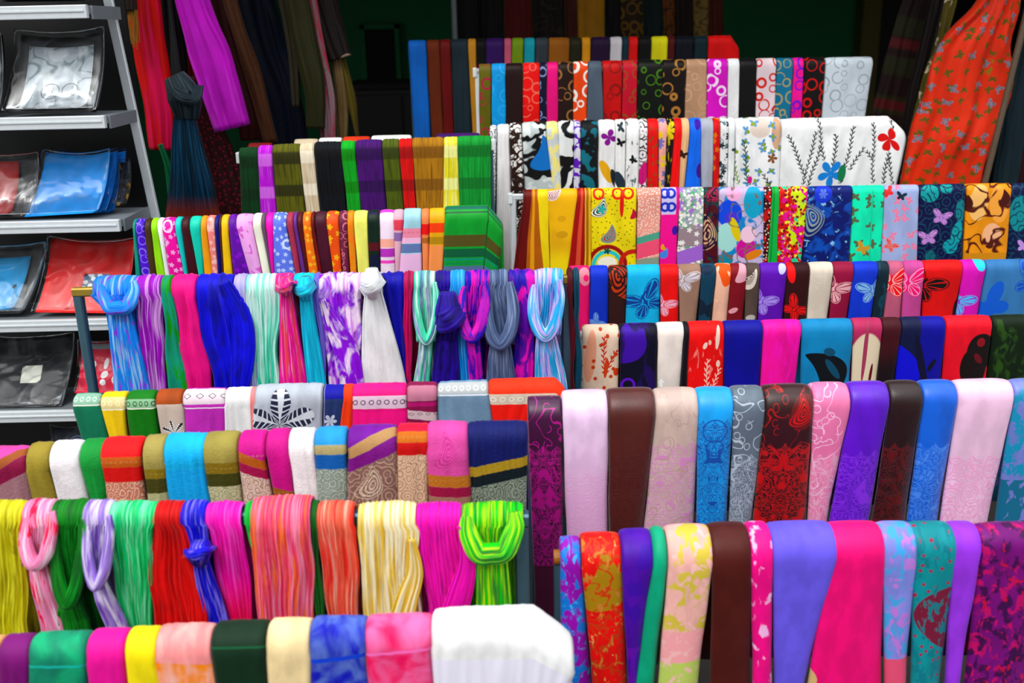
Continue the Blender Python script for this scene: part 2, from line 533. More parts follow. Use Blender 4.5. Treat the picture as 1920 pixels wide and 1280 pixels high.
def strip(row, q, mat_fn, name, parent=None, th=None, pleat=None, npl=None, p=None, ybot=None, dy=0.0, droop=None, ext=None, wob=None, waist=None, back=None, off=0.0, lift=0.0):
    """one folded cloth hung over a rail: back fall, bend over the rail, front fall"""
    x0, x1 = q[0], q[1]
    b0, b1 = (q[2], q[3]) if len(q) > 3 else (x0, x1)
    th = row.th if th is None else th
    pleat = row.pleat if pleat is None else pleat
    p = row.p if p is None else p
    ext = row.ext if ext is None else ext
    wob = row.wob if wob is None else wob
    back = row.back if back is None else back
    npl = row.npl if npl is None else npl
    d = row.d
    sd = random.random() * 90
    yt0, yt1 = interp(row.tops, x0) + dy, interp(row.tops, x1) + dy
    TL, TR = P(x0, yt0, d), P(x1, yt1, d)
    zr = row.zrail((TL.x + TR.x) / 2)
    top = max((TL.z + TR.z) / 2 + lift, zr + row.r + .002 + th)
    R = top - th / 2 - zr
    yb = interp(row.bots, (b0 + b1) / 2) if ybot is None else ybot
    fy = d - R - off
    BL, BR = P(b0, yb, fy), P(b1, yb, fy)
    zt = zr                                   # height where the straight fall starts
    L_vis = max(.02, zt - (BL.z + BR.z) / 2)
    zlow = max(.04, zt - L_vis - ext)
    L_f = zt - zlow
    L_b = min(back, zr - .05)
    narc = 8
    nf = 22 if pleat else 16
    path = []                                 # (y, z, normal y, normal z, arclength from crest, front fraction)
    arc = math.pi * R / 2
    for k in range(5):
        f = 1 - k / 5
        path.append((d + R + off * 0, zr - L_b * f, 1, 0, -arc - L_b * f, -f))
    for k in range(narc + 1):
        a = math.pi * k / narc
        path.append((d + math.cos(a) * R, zr + math.sin(a) * R, math.cos(a), math.sin(a), (k / narc - .5) * 2 * arc, 0))
    for k in range(1, nf + 1):
        f = k / nf
        path.append((fy if k > 1 else (fy + d - R) / 2, zt - L_f * f, -1, 0, arc + L_f * f, f * L_f / L_vis))
    wpx = x1 - x0
    n = max(2.0, npl * wpx / 10.0) if pleat else 0
    nu = int(min(110, max(10, n * 6))) if pleat else 12
    W = max((TR.x - TL.x + BR.x - BL.x) / 2, .004)
    V, UV, Fc = [], [], []
    m = 2 * nu
    g = .0008
    for (y, z, ny, nz, s, f) in path:
        if f >= 0:
            xl, xr = lerp(TL.x, BL.x, f), lerp(TR.x, BR.x, f)
        else:
            xl, xr = TL.x, TR.x
        if waist and f > 0:
            for (wf, ws, wd) in waist:        # pinch: fraction, strength, extent
                kf = math.exp(-((f - wf) / wd) ** 2) * ws
                c = (xl + xr) / 2
                xl, xr = lerp(xl, c, kf), lerp(xr, c, kf)
        e1 = noise.noise((sd, s * 9, 0)) * wob
        e2 = noise.noise((sd + 5, s * 9, 0)) * wob
        damp = 1.0 if f != 0 else .45
        xl, xr = xl + g + e1 * (f > 0), xr - g + e2 * (f > 0)
        for j in range(m):
            if j <= nu:
                u, sg = j / nu, 1
            else:
                u, sg = (m - j) / nu, -1
            if not pleat:
                u = lerp(u, .5 - .5 * math.cos(math.pi * u), .85)
            uu = u
            if pleat:
                ph = s * 3.2
                a = n * (u + .11 * noise.noise((sd + u * 2.6, s * 2.6, 7)) + .05 * noise.noise((sd + u * 6, s * 6, 3))) * 2 * math.pi
                v = math.sin(a + 2.6 * noise.noise((sd, s * 4, u * 2)) + sd) * .6 + math.sin(a * 1.9 + 2.2 * noise.noise((sd + 3, s * 5, u * 3)) + sd * 2) * .4
                v += 1.6 * noise.noise((u * n * .3 + sd, s * 4.5, 1.7)) + .5 * noise.noise((u * n + sd, s * 16, 4.1))
                dn = pleat * v * damp * (.75 + .7 * noise.noise((sd + u * 4, s * 5, 2)))
                uu = u + .12 / n * noise.noise((sd, u * n, s * 6))
            else:
                dn = th * .16 * noise.noise((u * 2.2 + sd, s * 5, .3)) * (1 if f > 0 else .2)
            uu = min(1, max(0, uu))
            if row.roll and f > 0:
                dn -= row.roll * min(1, f * 1.3) * max(0, (u - .45) / .55) ** 2.2
            h = (sg * th / 2 * max(.12, prof(u, p)) if 0 < j < nu or sg < 0 else 0) + dn
            zz = z + nz * h
            if droop and u > droop[0]:
                fall = (u - droop[0]) / (1 - droop[0])
                if f >= 0:
                    zz -= fall * droop[1] * (1 if f == 0 else max(0, 1 - f * .6))
            V.append(Vector((lerp(xl, xr, u), y + ny * h, zz)))
            UV.append((uu * W + (0 if sg > 0 else 0), s + arc * 0))
    for i in range(len(path) - 1):
        for j in range(m):
            j2 = (j + 1) % m
            Fc.append((i * m + j, (i + 1) * m + j, (i + 1) * m + j2, i * m + j2))
    Fc.append(tuple(range(m)))
    Fc.append(tuple((len(path) - 1) * m + j for j in range(m))[::-1])

    xm = (TL.x + TR.x) / 2
    vis = []                                  # photograph row -> length along the cloth, crest downwards
    for (y, z, ny, nz, s, f) in path:
        if s >= -1e-6:
            py_ = PY(Vector((lerp(xm, (BL.x + BR.x) / 2, max(0, f)), y + ny * th / 2, z + nz * th / 2)))
            if not vis or py_ > vis[-1][0] + .2:
                vis.append((py_, s))
    slope = (yt1 - yt0) / max(1, x1 - x0)

    def uvof(px, py):
        s = interp(vis, py - (0 if px is None else slope * (px - (x0 + x1) / 2)))
        if px is None:
            return None, s
        z = P(px, py, fy).z
        f = max(0, (zt - z) / L_vis)
        xl, xr = lerp(TL.x, BL.x, f), lerp(TR.x, BR.x, f)
        x = P(px, py, fy).x
        return (x - xl) / max(1e-4, xr - xl) * W, s
    ppm = (TR.x - TL.x) / max(1, wpx)
    mat = mat_fn(uvof, ppm, sd)
    if parent is None:
        c = Vector(((TL.x + TR.x) / 2, d, zr))
        V = [v - c for v in V]
        o = link(name, V, Fc, mat, None, UV)
        o.location = c
        return o
    return link(name, V, Fc, mat, parent, UV)


def catmull(pts, n):
    out = []
    k = len(pts)
    for i in range(n + 1):
        t = i / n * (k - 1)
        a = min(int(t), k - 2)
        f = t - a
        p0, p1, p2, p3 = pts[max(a - 1, 0)], pts[a], pts[a + 1], pts[min(a + 2, k - 1)]
        out.append(tuple(.5 * (2 * q1 + (q2 - q0) * f + (2 * q0 - 5 * q1 + 4 * q2 - q3) * f * f + (3 * q1 - q0 - 3 * q2 + q3) * f ** 3) for q0, q1, q2, q3 in zip(p0, p1, p2, p3)))
    return out


def sweep(name, pts, mat_fn, parent, pleat=.003, n=5, nseg=26, nu=44, thick=.5, world=False, caps=True, pin=True):
    """gathered cloth along a path; pts = (px, py, Y, width px, depth m)"""
    w_ = catmull(pts, nseg)
    C, Wd, Dp = [], [], []
    for (px, py, Y, wp, dp) in w_:
        a, b = P(px - .5, py, Y), P(px + .5, py, Y)
        C.append((a + b) / 2)
        Wd.append(max(.002, (b - a).length * wp))
        Dp.append(dp)
    sd = random.random() * 90
    V, UV, Fc = [], [], []
    s = 0
    Wm = max(Wd)
    for i, c in enumerate(C):
        t = (C[min(i + 1, nseg)] - C[max(i - 1, 0)]).normalized()
        lat = Vector((t.z, 0, -t.x))
        if lat.length < .05:
            lat = Vector((1, 0, 0))
        lat.normalize()
        if i and lat.dot(pl) < 0:
            lat = -lat
        pl = lat
        nrm = Vector((0, -1, 0))
        if i:
            s += (C[i] - C[i - 1]).length
        for j in range(nu):
            a = 2 * math.pi * j / nu
            ca, sa = math.cos(a), math.sin(a)
            x = ca * Wd[i] / 2
            y = math.copysign(abs(sa) ** .8, sa) * Dp[i] / 2
            uu = (ca + 1) / 2
            v = math.sin(uu * n * 6.283 + 1.8 * noise.noise((sd, s * 5, uu * 2))) * .6 + .7 * noise.noise((uu * n * .6 + sd, s * 5, sa)) + .4 * math.sin(uu * n * 13 + sd + 2 * noise.noise((sd, s * 7, uu)))
            y += pleat * v * (1 if sa >= 0 else -1) * min(1, abs(sa) * 2)
            x += pleat * .8 * noise.noise((sd + 9, s * 7, sa)) * ca
            V.append(c + lat * x + nrm * y)
            UV.append((uu * Wm, s))
    for i in range(nseg):
        for j in range(nu):
            j2 = (j + 1) % nu
            Fc.append((i * nu + j, i * nu + j2, (i + 1) * nu + j2, (i + 1) * nu + j))
    Fc.append(tuple(range(nu))[::-1])
    Fc.append(tuple(nseg * nu + j for j in range(nu)))
    ppm = Wm / max(q[3] for q in pts)
    return link(name, V, Fc, mat_fn(None, ppm, sd), parent, UV)


def matfn(row, hexc, pats, nm, **kw):
    def f(uvof, ppm, sd):
        a = dict(gloss=row.gloss, weave=row.weave, crink=row.crink, sheen=row.sheen, emb=row.emb)
        a.update(kw)
        return fabric(nm + '_cloth', hexc, pats, uvof, ppm, seed=sd, **a)
    return f


def S(row, q, hexc, desc, pats=(), mk=None, **kw):
    """one scarf hung on a row"""
    q = [float(x) for x in q.split()]
    nm = kw.pop('name', row.name)
    o = strip(row, q, matfn(row, hexc, pats, nm, **(mk or {})), nm, **kw)
    return tag(o, desc + ' ' + row.phrase, row.cat, row.group)


def fold(o, row, hexc, pats, pts, pl=.004):
    """a further fall of the same cloth lying over a gathered scarf; pts (x, y, width) px"""
    sweep('overlapping_fold', [(x, y, row.d - .036 - .004 * i, w_, .014) for i, (x, y, w_) in enumerate(pts)], matfn(row, hexc, pats, 'fold'), o, pleat=pl * .7, n=max(3, max(q[2] for q in pts) / 8), nseg=24, nu=44)


def K(row, q, hexc, desc, pats=(), kind='loop', knot=None, tail=None, pl=.004, mk=None):
    """a gathered scarf tied on its rail. q: x0 x1 at rail; knot = (x, y, width, height) px; tail = (x0, x1, y) px"""
    x0, x1 = [float(x) for x in q.split()]
    kx, ky, kw_, kh = knot
    c = P((x0 + x1) / 2, interp(row.tops, (x0 + x1) / 2), row.d)
    root = empty('knotted_scarf', (c.x, row.d, row.zrail(c.x)))
    tag(root, desc + ' ' + row.phrase, 'scarf', row.group)
    mf = matfn(row, hexc, pats, 'knotted_scarf', **(mk or {}))
    cache = {}

    def mfn(uvof, ppm, sd):
        if 'm' not in cache:
            cache['m'] = mf(None, ppm, sd)
        return cache['m']
    d = row.d
    yt = interp(row.tops, (x0 + x1) / 2)
    n = max(3, int(kw_ / 9))
    if kind == 'loop':
        # cloth gathers towards the middle, a bight hangs in front, ends fall behind it
        t = kw_ * .36
        y1 = ky + kh / 2
        e = kw_ / 2 - t * .45
        strip(row, (x0, x1, kx - kw_ * .40, kx + kw_ * .40), mfn, 'drape', root, pleat=pl * .9, npl=1.9, th=.018, ybot=y1 - t * .6, ext=.004, p=3)
        h = lambda f: lerp(yt, y1, f)
        xa, xb = lerp(x0, kx - kw_ * .4, .4), lerp(x1, kx + kw_ * .4, .4)
        pts = [(lerp(xa, kx, .12), h(.22), d - .026, t * .5, .012), (lerp(xa, kx - e, .5), h(.42), d - .040, t * .8, .020), (kx - e, h(.62), d - .052, t * .95, .028), (kx - e * .62, h(.83), d - .062, t * 1.0, .034), (kx, y1 - t * .45, d - .066, t * 1.0, .036), (kx + e * .66, h(.80), d - .062, t * 1.0, .034), (kx + e, h(.58), d - .052, t * .95, .028), (lerp(xb, kx + e, .5), h(.36), d - .040, t * .8, .020), (lerp(xb, kx, .2), h(.15), d - .026, t * .5, .012)]
        sweep('bight', pts, mfn, root, pleat=pl * .55, n=max(5, kw_ / 9), nseg=48, nu=48)
    elif kind == 'knot':
        strip(row, (x0, x1, kx - kw_ * .4, kx + kw_ * .4), mfn, 'drape', root, pleat=pl, npl=1.6, th=.018, ybot=ky, ext=.02, p=3)
        # the knot: a band wrapped round the bunch, over a bulge
        sweep('knot_core', [(kx - 1, ky - kh * .6, d - .045, kw_ * .6, .04), (kx, ky, d - .055, kw_ * .95, .06), (kx + 1, ky + kh * .6, d - .045, kw_ * .55, .04)], mfn, root, pleat=pl, n=n, nseg=16)
        sweep('knot_wrap', [(kx - kw_ * .55, ky + kh * .1, d - .04, kh * .5, .02), (kx - kw_ * .2, ky + kh * .22, d - .082, kh * .6, .026), (kx + kw_ * .2, ky + kh * .05, d - .086, kh * .6, .026), (kx + kw_ * .52, ky - kh * .25, d - .04, kh * .5, .02)], mfn, root, pleat=pl * .7, n=4, nseg=16, nu=30)
    if tail:
        a, b, yb = tail
        tc, tw = (a + b) / 2, b - a
        ys = ky - kh * .1 if kind != 'loop' else ky + kh / 2 - kw_ * .36
        yo = 0.0 if kind != 'loop' else .012
        tw0 = min(tw, kw_ * (.5 if kind == 'loop' else .6))
        ybx = yb + 45
        sweep('tail', [(kx, ys, d - .045 + yo, tw0, .024 - yo), (lerp(kx, tc, .3), lerp(ys, yb, .35), d - .042, lerp(tw0, tw, .45), .026), (lerp(kx, tc, .7), lerp(ys, yb, .7), d - .040, lerp(tw0, tw, .8), .026), (tc, yb, d - .04, tw, .024), (tc + (tc - kx) * .15, ybx, d - .04, tw * 1.05, .022)], mfn, root, pleat=pl, n=max(3, tw / 10), nseg=22)
    return root


# ------------------------------------------------------------------ the place
M_floor = plain('concrete_floor', '#34312d', .85, 0, 8, .7, .3)
M_green = plain('dark_green_paint', '#0b8a58', .7, 0, 3, .75)
M_dark = plain('dark_boarding', '#151210', .8, 0, 6, .6)
M_ceil = plain('dark_ceiling', '#2a2622', .9, 0, 5, .7)  # ceiling colour kept dark so the shop interior stays dim
M_khaki = plain('khaki_paint', '#7d7440', .6, 0, 8, .8)
M_facade = plain('street_render', '#8d867c', .9, 0, 2, .8)
M_alu = plain('aluminium', '#dfe6ea', .35, .25, 60, .85, .04)
M_aluside = plain('dull_aluminium', '#8d9398', .45, .3, 60, .8, .04)
M_steel = plain('blue_grey_steel', '#5f7d8c', .4, .6, 40, .75, .08)
M_brass = plain('worn_yellow_steel', '#b59a52', .45, .5, 40, .6, .1)
M_white = plain('white_plastic_pipe', '#dfe6e6', .35, 0, 30, .9, .03)
M_wood = plain('varnished_wood', '#b5762c', .45, 0, 25, .55, .1)
M_black = plain('black_lacquer', '#0b0b0c', .5, 0, 20, .6)

tag(box('floor', (-3.2, -7, -.1), (3.4, 7.2, 0), M_floor), kind='structure')
tag(box('wall_back', (-3.2, 7.0, 0), (3.4, 7.15, 2.9), M_green), kind='structure')
tag(box('wall_left', (-3.2, 3.3, 0), (-3.05, 7.0, 2.9), M_dark), kind='structure')
tag(box('wall_right', (3.2, 3.3, 0), (3.35, 7.0, 2.9), M_dark), kind='structure')
tag(box('ceiling', (-3.2, 3.4, 2.45), (3.4, 7.15, 2.6), M_ceil), kind='structure')
tag(box('wall_street', (-9, -9.2, 0), (9, -9.0, 4.6), M_facade), kind='structure')
# dark doorway and khaki jamb in the back wall
a = P(1612, 60, 6.9)
tag(box('trim_1', (a.x, 6.86, 0), (a.x + .12, 7.0, 2.5), M_khaki), kind='structure')
tag(box('door_1', (a.x + .125, 6.93, 0), (a.x + 1.0, 7.0, 2.5), M_black), kind='structure')
o = bar('door_handle', P(1676, 95, 6.88), P(1686, 40, 6.88), .008, .008, M_alu, bpy.data.objects['door_1'], True)
# small framed hatch in the green wall
a, b = P(684, 55, 6.95), P(745, 150, 6.95)
tag(box('window_1', (a.x, 6.94, b.z), (b.x, 6.998, a.z), M_dark), kind='structure')
V, Fc = [], []
for lo, hi in (((a.x - .03, 6.92, b.z - .03), (a.x, 6.99, a.z + .03)), ((b.x, 6.92, b.z - .03), (b.x + .03, 6.99, a.z + .03)), ((a.x - .03, 6.92, a.z), (b.x + .03, 6.99, a.z + .03)), ((a.x - .03, 6.92, b.z - .03), (b.x + .03, 6.99, b.z))):
    boxmesh(V, Fc, lo, hi)
link('window_frame', V, Fc, M_green, bpy.data.objects['window_1'], smooth=False)
# low dark cabinet behind the rails with a pale cloth heap
a, b = P(650, 158, 5.6), P(860, 158, 5.6)
cab = empty('cabinet', ((a.x + b.x) / 2, 5.8, 0))
box('body', (a.x, 5.6, .08), (b.x, 6.1, a.z - .03), M_black, cab, .005)
box('cabinet_top', (a.x - .02, 5.58, a.z - .03), (b.x + .02, 6.12, a.z), M_dark, cab, .004)
box('plinth', (a.x + .03, 5.64, 0), (b.x - .03, 6.08, .08), M_black, cab)
for k in range(2):
    w2 = (b.x - a.x) / 2
    box('door', (a.x + k * w2 + .01, 5.585, .12), (a.x + (k + 1) * w2 - .01, 5.6, a.z - .06), M_black, cab, .004)
tag(cab, 'low black cabinet standing against the dark green wall', 'cabinet')


def rail(row, x0, x1, mat, label, sq=False, postmat=None, ends=True, lean=(0, 0), cap=None):
    """free-standing display rail: cross bar, two uprights, floor feet"""
    A = P(x0, interp(row.tops, x0), row.d)
    B = P(x1, interp(row.tops, x1), row.d)
    za, zb = row.zrail(A.x), row.zrail(B.x)
    pm = postmat or mat
    t = empty('display_rail', ((A.x + B.x) / 2, row.d, 0))
    r = row.r
    pa, pb = Vector((A.x, row.d, za)), Vector((B.x, row.d, zb))
    if sq:
        bar('cross_bar', pa, pb, 2 * r * .98, 2 * r * .98, mat, t)
    else:
        bar('cross_bar', pa, pb, r, r, mat, t, True)
    for e, sg, ln in ((pa, 1, lean[0]), (pb, -1, lean[1])):
        g = e + Vector((sg * r, 0, 0))
        f = Vector((g.x + ln, row.d, .02))
        bar('upright', g - Vector((0, 0, r * .9)), f, 2 * r, 2 * r, pm, t)
        bar('foot', f + Vector((0, -.075, -.0095)), f + Vector((0, .075, -.0095)), .03, .02, pm, t)
        if cap:
            box('end_cap', e + Vector((-.008, -.014, -.022)), e + Vector((.008, .014, r + .003)), cap, t, .003)
    tag(t, label, 'rail')
    return t

# ------------------------------------------------------------------ right-hand stand, rear to front
R8 = Row(4.15, [(760, 76), (900, 72), (1390, 66)], [(765, 254), (892, 252), (900, 116), (1390, 108)], .010, .012, 'on the short rail at the very back', 'scarves on the short rail at the very back', ext=.12, pleat=.0022, npl=.7, p=5)
rail(R8, 765, 1366, M_steel, 'short steel rail carrying plain scarves at the very back')
for q, c, n in [('765 800 776 808', '0a78d2', 'bright blue plain scarf'), ('800 825 809 832', '7a3a1c', 'rust brown plain scarf'), ('825 845 832 852', '7c0a1e', 'dark red plain scarf'), ('845 877 852 886', '2c3c46', 'charcoal plain scarf'), ('877 893 886 896', 'd89a4a', 'tan plain scarf'), ('893 910', '0c0c10', 'black plain scarf beside the tan one'), ('910 945', '44106a', 'purple plain scarf'), ('945 959', 'd06a86', 'dusty pink plain scarf'), ('959 982', '7e9a14', 'olive green plain scarf'), ('982 1003', '06a4b4', 'turquoise plain scarf'), ('1003 1028', '444c54', 'slate grey plain scarf'), ('1028 1068', '9c6422', 'bronze brown plain scarf'), ('1068 1090', '2c2c0c', 'dark olive plain scarf'), ('1090 1107', 'dc9a28', 'mustard plain scarf'), ('1107 1143', '30103e', 'aubergine plain scarf'), ('1143 1166', 'e2dce2', 'white plain scarf'), ('1166 1178', '083c46', 'deep teal plain scarf beside the white one'), ('1178 1196', 'f00a14', 'scarlet narrow plain scarf'), ('1196 1220', '0a0c0c', 'black plain scarf beside the yellow one'), ('1220 1252', 'e8e04a', 'yellow plain scarf'), ('1252 1265', '5c0a10', 'maroon plain scarf'), ('1265 1300', '0c1022', 'navy plain scarf'), ('1300 1326', '08323a', 'deep teal scarf by the wide red one')]:
    S(R8, q, c, n)
S(R8, '1326 1386 1326 1388', 'ec0e18', 'wide red scarf drooping off the end', droop=(.72, .045))

R7 = Row(3.85, [(889, 120), (1195, 112), (1640, 106)], [(897, 252), (960, 245), (1190, 226), (1640, 218)], .010, .013, 'on the rail of ring-print scarves', 'scarves on the rail of ring-print scarves', p=5, gloss=.5, ext=.12)
rail(R7, 890, 1628, M_white, 'white pipe rail carrying the ring-print scarves', cap=M_white)
for q, c, n, p in [
    ('897 921 899 921', '6e6a18', 'olive scarf with magenta rings', [('rings', 'b01850', 24, .05)]),
    ('921 948 922 949', '12a4ee', 'sky blue scarf with faint rings', [('rings', '52b8ea', 28, .03)]),
    ('948 980', '2c1416', 'dark brown plain scarf', []),
    ('980 1012', 'ee0c1c', 'bright red scarf with pink rings', [('rings', 'f07868', 26, .035)]),
    ('1012 1025', '141a38', 'navy scarf with pale blue rings', [('rings', '8a98c8', 20, .05)]),
    ('1025 1046 1024 1047', 'fa0a86', 'hot pink plain scarf', []),
    ('1046 1074', '2e1812', 'brown scarf with tan rings', [('rings', '9a7048', 27, .045)]),
    ('1074 1102 1074 1100', 'ee5c28', 'orange scarf with white rings', [('rings', 'f6e8de', 26, .09)]),
    ('1102 1128 1099 1133', '5e6a78', 'slate grey plain scarf', []),
    ('1128 1166 1133 1165', 'c4081c', 'crimson scarf with darker red rings', [('rings', '8e0614', 27, .06)]),
    ('1166 1194', 'c80a44', 'crimson scarf with olive rings', [('rings', '8a5a20', 25, .05)]),
    ('1194 1241 1194 1240', '0c1408', 'black scarf with green rings', [('rings', '4c7a20', 24, .05)]),
    ('1241 1285 1240 1283', '1a100c', 'black scarf with gold rings', [('rings', 'a87a48', 27, .06)]),
    ('1285 1324 1283 1324', 'ba9478', 'beige satin plain scarf', [('rings', 'c4a288', 30, .03)]),
    ('1324 1363', 'd63cc0', 'magenta scarf with white rings', [('rings', 'f4d4f0', 26, .07)]),
    ('1363 1385', 'f2f4f4', 'white scarf with pale grey rings', [('rings', 'dcdce0', 24, .04)]),
    ('1385 1417 1383 1417', '0b0c0e', 'black plain scarf', []),
    ('1417 1454 1415 1452', 'e6d2d8', 'pale pink scarf with red rings', [('rings', 'c83a30', 26, .06)]),
    ('1454 1485 1451 1482', '0c7696', 'teal scarf with gold rings', [('rings', 'a89a6a', 25, .045)]),
    ('1485 1505 1482 1503', 'ee0a96', 'hot pink scarf with violet rings', [('rings', '7a30c0', 24, .07)]),
    ('1505 1545 1503 1540', '140a0c', 'black scarf with red rings', [('rings', 'c01420', 26, .055)]),
    ('1545 1635 1540 1622', 'c6d0d8', 'silver grey wide scarf with grey rings', [('rings', '9aa4ae', 26, .04)])]:
    S(R7, q, c, n, p)

R6 = Row(3.55, [(916, 236), (960, 230), (1020, 227), (1200, 222), (1440, 219), (1600, 216), (1700, 219)], [(918, 396), (985, 365), (1120, 356), (1440, 350), (1700, 348)], .010, .014, 'on the rail of white floral scarves', 'scarves on the rail of white floral scarves', p=3, pleat=.003, npl=.55, ext=.12)
rail(R6, 917, 1655, M_steel, 'steel rail carrying the white floral scarves')
BW = '0c0e10'
for q, c, n, p, kw in [
    ('918 932 918 928', 'eef0f0', 'black and white paisley narrow scarf', [('swirl', BW, 11, 2.6)], {}),
    ('932 956 930 962', 'f2f0f0', 'plain off-white scarf', [('dye', 'dcd4d6', 6, 40, .56, .08)], dict(ybot=470)),
    ('955 978 960 984', 'ece8e4', 'brown and white flourish scarf', [('contour', '301a12', 20, 3.0, .22), ('swirl', '3a2018', 14, 2.5)], dict(ybot=372)),
    ('978 1024 984 1043', 'dfe6e4', 'grey and black bold abstract scarf', [('contour', 'b8c2c2', 30, 2.5, .3), ('contour', BW, 34, 3.0, .16), ('drop', '1878c0', 1026, 290, 34, .35)], {}),
    ('1023 1046 1036 1054', 'd8dcd8', 'pale yellow and grey abstract scarf', [('dye', 'eee08a', 18, 24, .5, .05), ('dye', 'c2ccd2', 14, 26, .58, .05)], {}),
    ('1045 1076 1050 1076', 'eef2f2', 'white scarf with black brush loops', [('contour', BW, 30, 2.6, .17)], {}),
    ('1075 1088', 'e2e0f0', 'white narrow scarf with purple loops', [('contour', '6a38b4', 16, 3.2, .22)], {}),
    ('1087 1121 1089 1122', '0e7484', 'teal scarf with bold black outlines', [('contour', '06141a', 30, 3.0, .24)], {}),
    ('1120 1153 1122 1152', 'f4f6f6', 'white scarf with purple and yellow butterfly wings', [('flower', '8a1a92', 1141, 258, 15, 4, .3), ('ell', 'd8a42e', 1137, 322, 9, 24, -.5), ('ell', '20323c', 1153, 336, 6, 20, -.3)], {}),
    ('1152 1172', 'f4f6f6', 'white scarf with small black butterflies', [('bfly', BW, 1163, 268, 9, .4), ('bfly', '304048', 1163, 238, 9, 1.4), ('ell', '2a3a48', 1162, 340, 9, 20, -.4)], {}),
    ('1172 1198', 'f2f4f6', 'white scarf with slate green sprigs', [('dye', '5a7474', 7, 16, .62, .03), ('bfly', BW, 1186, 300, 8, .9)], {}),
    ('1197 1213', 'ece8ea', 'white narrow scarf with magenta patch', [('swirl', '2a1a18', 14, 2.0), ('ell', 'c41a7c', 1206, 325, 9, 22, .2)], {}),
    ('1212 1233 1212 1235', 'dc0c34', 'cherry red scarf with tiny sprigs', [('spots', '7c5a20', 14, .16)], {}),
    ('1232 1249 1235 1246', 'f0a8a4', 'peach floral scarf', [('flowers', 'e0c428', 16, .4), ('flowers', '7a78b4', 22, .34)], {}),
    ('1247 1264 1244 1256', '14120e', 'black scarf with yellow flower', [('flower', 'd8c022', 1252, 245, 18, 6), ('dye', 'b8a020', 6, 20, .6, .03)], {}),
    ('1262 1277 1255 1272', 'f01410', 'scarlet scarf with tapering fold', [], {}),
    ('1275 1291 1272 1284', 'e4b88c', 'beige scarf with dark butterfly', [('bfly', '3a2018', 1280, 290, 9, .4)], {}),
    ('1290 1313 1283 1314', '1676ea', 'bright blue scarf with violet blotches', [('ell', '4a18a0', 1308, 232, 7, 10), ('ell', '4a1890', 1311, 320, 6, 14)], {}),
    ('1310 1336 1314 1336', 'acb0bc', 'silver grey plain scarf', [], {}),
    ('1334 1348 1336 1348', 'd00c26', 'red narrow scarf with orange sprigs', [('flowers', 'd87a3a', 18, .3)], {}),
    ('1347 1364', 'f2f6f6', 'white scarf with grey leaves', [('flowers', '24343a', 16, .42), ('dye', '6a7e86', 8, 14, .6, .04)], {}),
    ('1363 1376', 'eef2f2', 'white narrow scarf with dark green stems', [('contour', '2a4444', 22, 1.6, .06)], {}),
    ('1375 1462', 'f6f8f6', 'white scarf with botanical print and beige flower', [('ell', 'd8c8bc', 1425, 240, 20, 18), ('ell', 'cfa78a', 1456, 250, 9, 30), ('bflies', '6a9ac8', 26, .3), ('spots', '8aa022', 25, .14), ('branch', '3a5a4a', 1400, 345, 1392, 262), ('branch', '7a9a4a', 1385, 345, 1372, 290), ('ell', 'c82a8a', 1404, 337, 5, 7), ('flower', '8a5a3a', 1447, 297, 10, 5), ('branch', '40322a', 1445, 348, 1430, 325)], {}),
    ('1460 1698 1458 1680', 'f6f9f8', 'wide white scarf with black branches and red flower', [('branch', BW, 1508, 330, 1476, 250), ('branch', BW, 1505, 345, 1530, 245), ('branch', BW, 1545, 300, 1532, 218), ('branch', BW, 1560, 335, 1566, 250), ('branch', BW, 1575, 345, 1602, 236), ('branch', BW, 1590, 320, 1620, 276), ('branch', BW, 1637, 345, 1637, 230), ('branch', BW, 1655, 345, 1665, 282), ('branch', BW, 1675, 340, 1665, 290), ('branch', BW, 1515, 348, 1538, 272), ('branch', BW, 1636, 300, 1625, 282), ('branch', BW, 1675, 250, 1672, 222), ('flower', '1a84cc', 1556, 325, 26, 5, .3), ('ell', '147a52', 1577, 325, 7, 16), ('flower', 'd20c20', 1666, 262, 22, 4, .2)], dict(droop=(.86, .05), npl=.35))]:
    S(R6, q, c, n, p, **kw)

